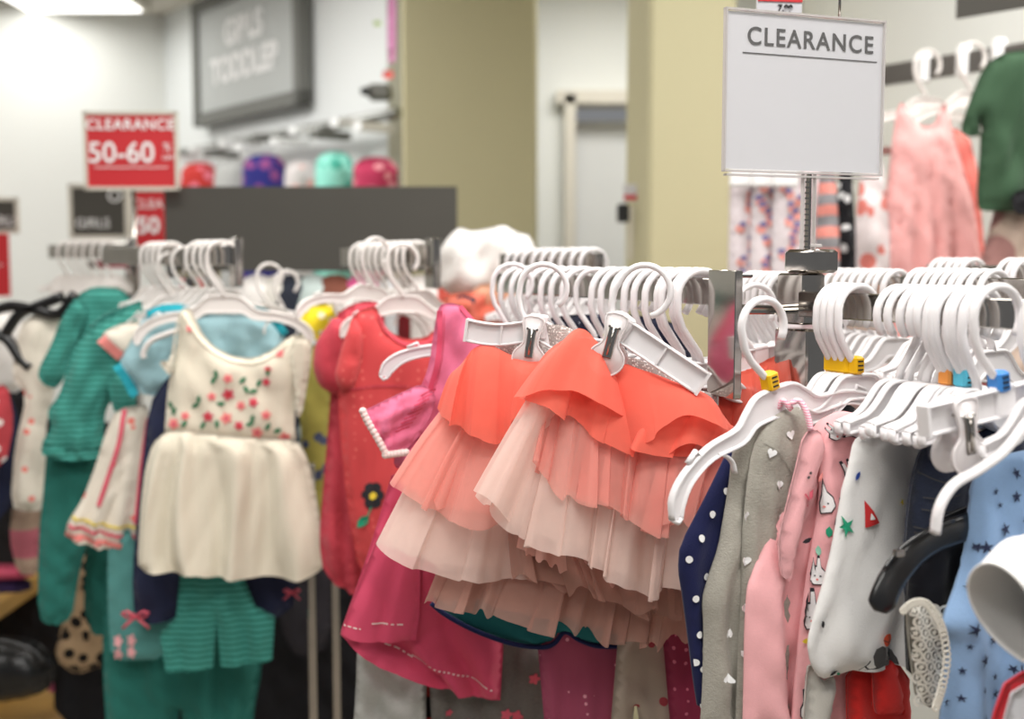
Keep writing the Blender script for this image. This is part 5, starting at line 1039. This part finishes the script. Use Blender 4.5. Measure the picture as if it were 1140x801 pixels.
g7('girls_dress', 'shell pink strappy dress hanging on the wall rail', 'dress', 2.62, 1030, [(998, 125), (1004, 112), (1010, 125), (1022, 140), (1040, 140), (1046, 124), (1052, 112), (1056, 130), (1066, 165), (1085, 230), (1096, 310), (1090, 560, 'h'), (1000, 560, 'h'), (974, 560), (978, 310), (984, 240), (992, 170)], pk, fold=.03, nf=5, seed=310, fstart=.05, fpow=.6)
g7('girls_dress', 'coral dress directly behind the shell pink one', 'dress', 2.74, 1060, [(1030, 150), (1060, 140), (1085, 160), (1098, 300), (1100, 560), (1020, 560)], pk2, fold=.02, nf=4, seed=311)
g7('kids_shirt', 'dark green short sleeved shirt hanging at the end of the wall rail', 'shirt', 2.45, 1110, [(1104, 66), (1120, 58), (1145, 55), (1180, 62), (1200, 100), (1190, 235), (1100, 236), (1086, 232), (1092, 150), (1090, 130), (1094, 150), (1080, 153), (1068, 146), (1080, 110), (1092, 80)], fabric('bottle_green_knit', '3c5740', .95), fold=.012, nf=3, seed=312)
g7('kids_trousers', 'beige trousers under the dark green shirt', 'trousers', 2.5, 1120, [(1090, 230), (1180, 230), (1180, 560), (1092, 560)], fabric('beige_twill', 'c9b3a4', .95, blotch=('a87d78', 6.0, .3)), seed=313)
t_ = g7('kids_bag', 'black pouch at the edge beside the green shirt hem', 'bag', 2.4, 1140, [(1126, 215), (1150, 208), (1150, 240), (1128, 238)], M['dark'], thick=.02, seed=320)
sp1 = plain('fruit_coral', 'e8a096', .9); sp2 = plain('fruit_violet', '807aa8', .9)
sl = fabric('apple_print_cotton', 'e6dcdf', .95)
def sleeper(px, lab, seed, w_=44, Y=2.5):
    t = thing('baby_sleeper', lab, 'sleeper', P(px, 240, Y)); x = px-w_/2
    c = Cloth(Plane(px, 240, Y, 6), [(x, 180), (x+w_, 180), (x+w_+2, 330), (x+w_, 560), (x, 560), (x-3, 330)], sl, thick=.03, bw=.04, res=.012, fold=.014, nf=2.5, seed=seed, crum=.003)
    r_ = random.Random(seed)
    for i in range(16):
        xx = x+6+r_.random()*(w_-12); yy = 196+i*7.4; a = r_.choice((0, 1))
        if i % 2 == a or True: c.blob(xx, yy, circ(9), .010, sp1, lift=.003); c.blob(xx+2*(1 if a else -1), yy-5, circ(8), .006, sp2, lift=.004, asp=1.3)
    c.build('body', t); b = MB(); q = P(px-2, 196, Y-.06); b.box(q, (.05, .02, .045), M['white'], bev=.004); b.build('size_ring', t, O(t)); return t
sleeper(828, 'pale sleeper with coral and blue fruit print, nearest the khaki column', 331, 30)
sleeper(852, 'pale fruit print sleeper, second from the khaki column', 332, 30, 2.46)
sleeper(876, 'pale fruit print sleeper, just left of the sign stem', 333, 30, 2.42)
g7('baby_sleeper', 'pale pink speckled sleeper partly behind the sign stem', 'sleeper', 2.45, 900, [(886, 180), (918, 180), (918, 560), (886, 560)], fabric('pink_speck', 'e3cfd2', .95, blotch=('b8848e', 30.0, .15)), fold=.01, nf=2, seed=334)
g7('baby_sleeper', 'coral and grey striped sleeper right of the sign stem', 'sleeper', 2.4, 920, [(908, 180), (934, 180), (936, 560), (908, 560)], fabric('coral_grey_stripe', 'e08f84', .95, stripe=('8f8d90', .045, .5)), fold=.008, nf=2, seed=335)
g7('girls_dress', 'black and white floral dress right of the striped sleeper', 'dress', 2.5, 942, [(930, 180), (952, 180), (954, 560), (930, 560)], fabric('black_floral', '1b1b1f', .95, blotch=('d4d4d4', 28.0, .28)), fold=.01, nf=2, seed=336)
g7('girls_dress', 'white dress with coral dots between the floral and the shell pink dress', 'dress', 2.6, 966, [(952, 180), (990, 180), (992, 560), (950, 560)], fabric('white_coral_print', 'e8dcdc', .95, blotch=('dd8076', 16.0, .3)), fold=.014, nf=3, seed=337)
t = thing('pennant_rail', 'chrome bar on the side wall carrying the fruit print sleepers', 'rail', P(890, 170, 2.5)); b = MB(); b.tube([P(818, 172, 2.52), P(990, 168, 2.6)], .01, M['chrome']); b.build('bar', t, O(t)); t['category'] = 'rail'; t.name = 'wall_rail'
# back wall display under the grey board

for px, y0, y1, w_, col, bl, lab in ((222, 180, 215, 44, 'c9403c', 'f08ba0', 'red and pink top under the grey wall board, at the end near the red sign'), (258, 176, 215, 40, 'b8bab8', None, 'pale grey top beside the navy floral one on the back wall'), (294, 171, 215, 50, '2f2f78', '8a4a80', 'deep blue floral top under the grey wall board'), (334, 178, 215, 36, 'c8c3c2', 'd9a8a0', 'light top between the blue and mint ones on the back wall'), (372, 168, 215, 44, '8fd8c8', '4fae9a', 'mint green top under the grey wall board'), (418, 174, 215, 52, 'b83a5c', 'e8a0a8', 'crimson patterned top beside the first khaki column')):
    Yq = wallpt(px, ca+nB*.22, dB)[1]
    c = Cloth(Plane(px, 190, Yq, -12), [(px-w_/2, y0+14), (px-w_/3, y0+3), (px, y0), (px+w_/3, y0+3), (px+w_/2, y0+14), (px+w_/2, y1+120), (px-w_/2, y1+120)], fabric('wall_'+col, col, .95, blotch=(bl, 13.0, .38) if bl else None), thick=.07, bw=.08, res=.03, seed=px); tag(c.build('kids_tee'), lab, 'shirt')
t = thing('wall_rail', 'long dull metal rail on the back wall under the grey board', 'rail', P(330, 155, 5.0)); b = MB()
pa_, pb_ = wallpt(206, ca+nB*.12, dB), wallpt(446, ca+nB*.12, dB); zr = P(330, 152, (pa_[1]+pb_[1])/2)[2]
b.tube([(pa_[0], pa_[1], zr), (pb_[0], pb_[1], zr)], .022, plain('dull_rail', '8f918e', .4, .8), n=8); b.build('bar', t, O(t))
for k in range(12):
    b = MB(); q = pa_+(pb_-pa_)*(k+.5)/12; b.box((q[0]+nB[0]*.05, q[1]+nB[1]*.05, zr-.02-.03*(k % 2)), (.06, .16, .03), plain('hook_white', 'e8eaea', .5) if k % 3 else M['signframe'], yaw=yb); b.build('face_out_arm', t, O(t))
# hanging decorations beside the first column
for (x, y, w_, h_, col, lab) in ((436, 30, 9, 80, 'd98fc0', 'pink and lilac streamer hanging beside the first khaki column'), (432, 83, 12, 9, 'ef6a66', 'small coral ornament at the end of the pink streamer'), (420, 26, 8, 6, 'b7cf86', 'small green ornament beside the pink streamer')):
    Yq = wallpt(x, ca+nB*.10, dB)[1]; c = Cloth(Plane(x, y, Yq, -12), [(x-w_/2, y-h_/2), (x+w_/2, y-h_/2), (x+w_/2, y+h_/2), (x-w_/2, y+h_/2)], plain('orn_'+col, col, .7), thick=.02, bw=.02, res=.02, crum=0, seed=1); tag(c.build('hanging_ornament'), lab, 'ornament')
q = wallpt(425, ca+nB*.08, dB); z_ = P(425, 103, q[1])[2]; b = MB(); b.box((q[0], q[1], z_), (.09, .08, .06), M['signframe'], bev=.01); b.box((q[0]-.05, q[1]-.03, z_), (.04, .04, .03), M['blackp'], bev=.006)
tag(b.build('wall_spotlight', smooth='auto'), 'small dark fitting on the back wall below the coral ornament', 'fitting')
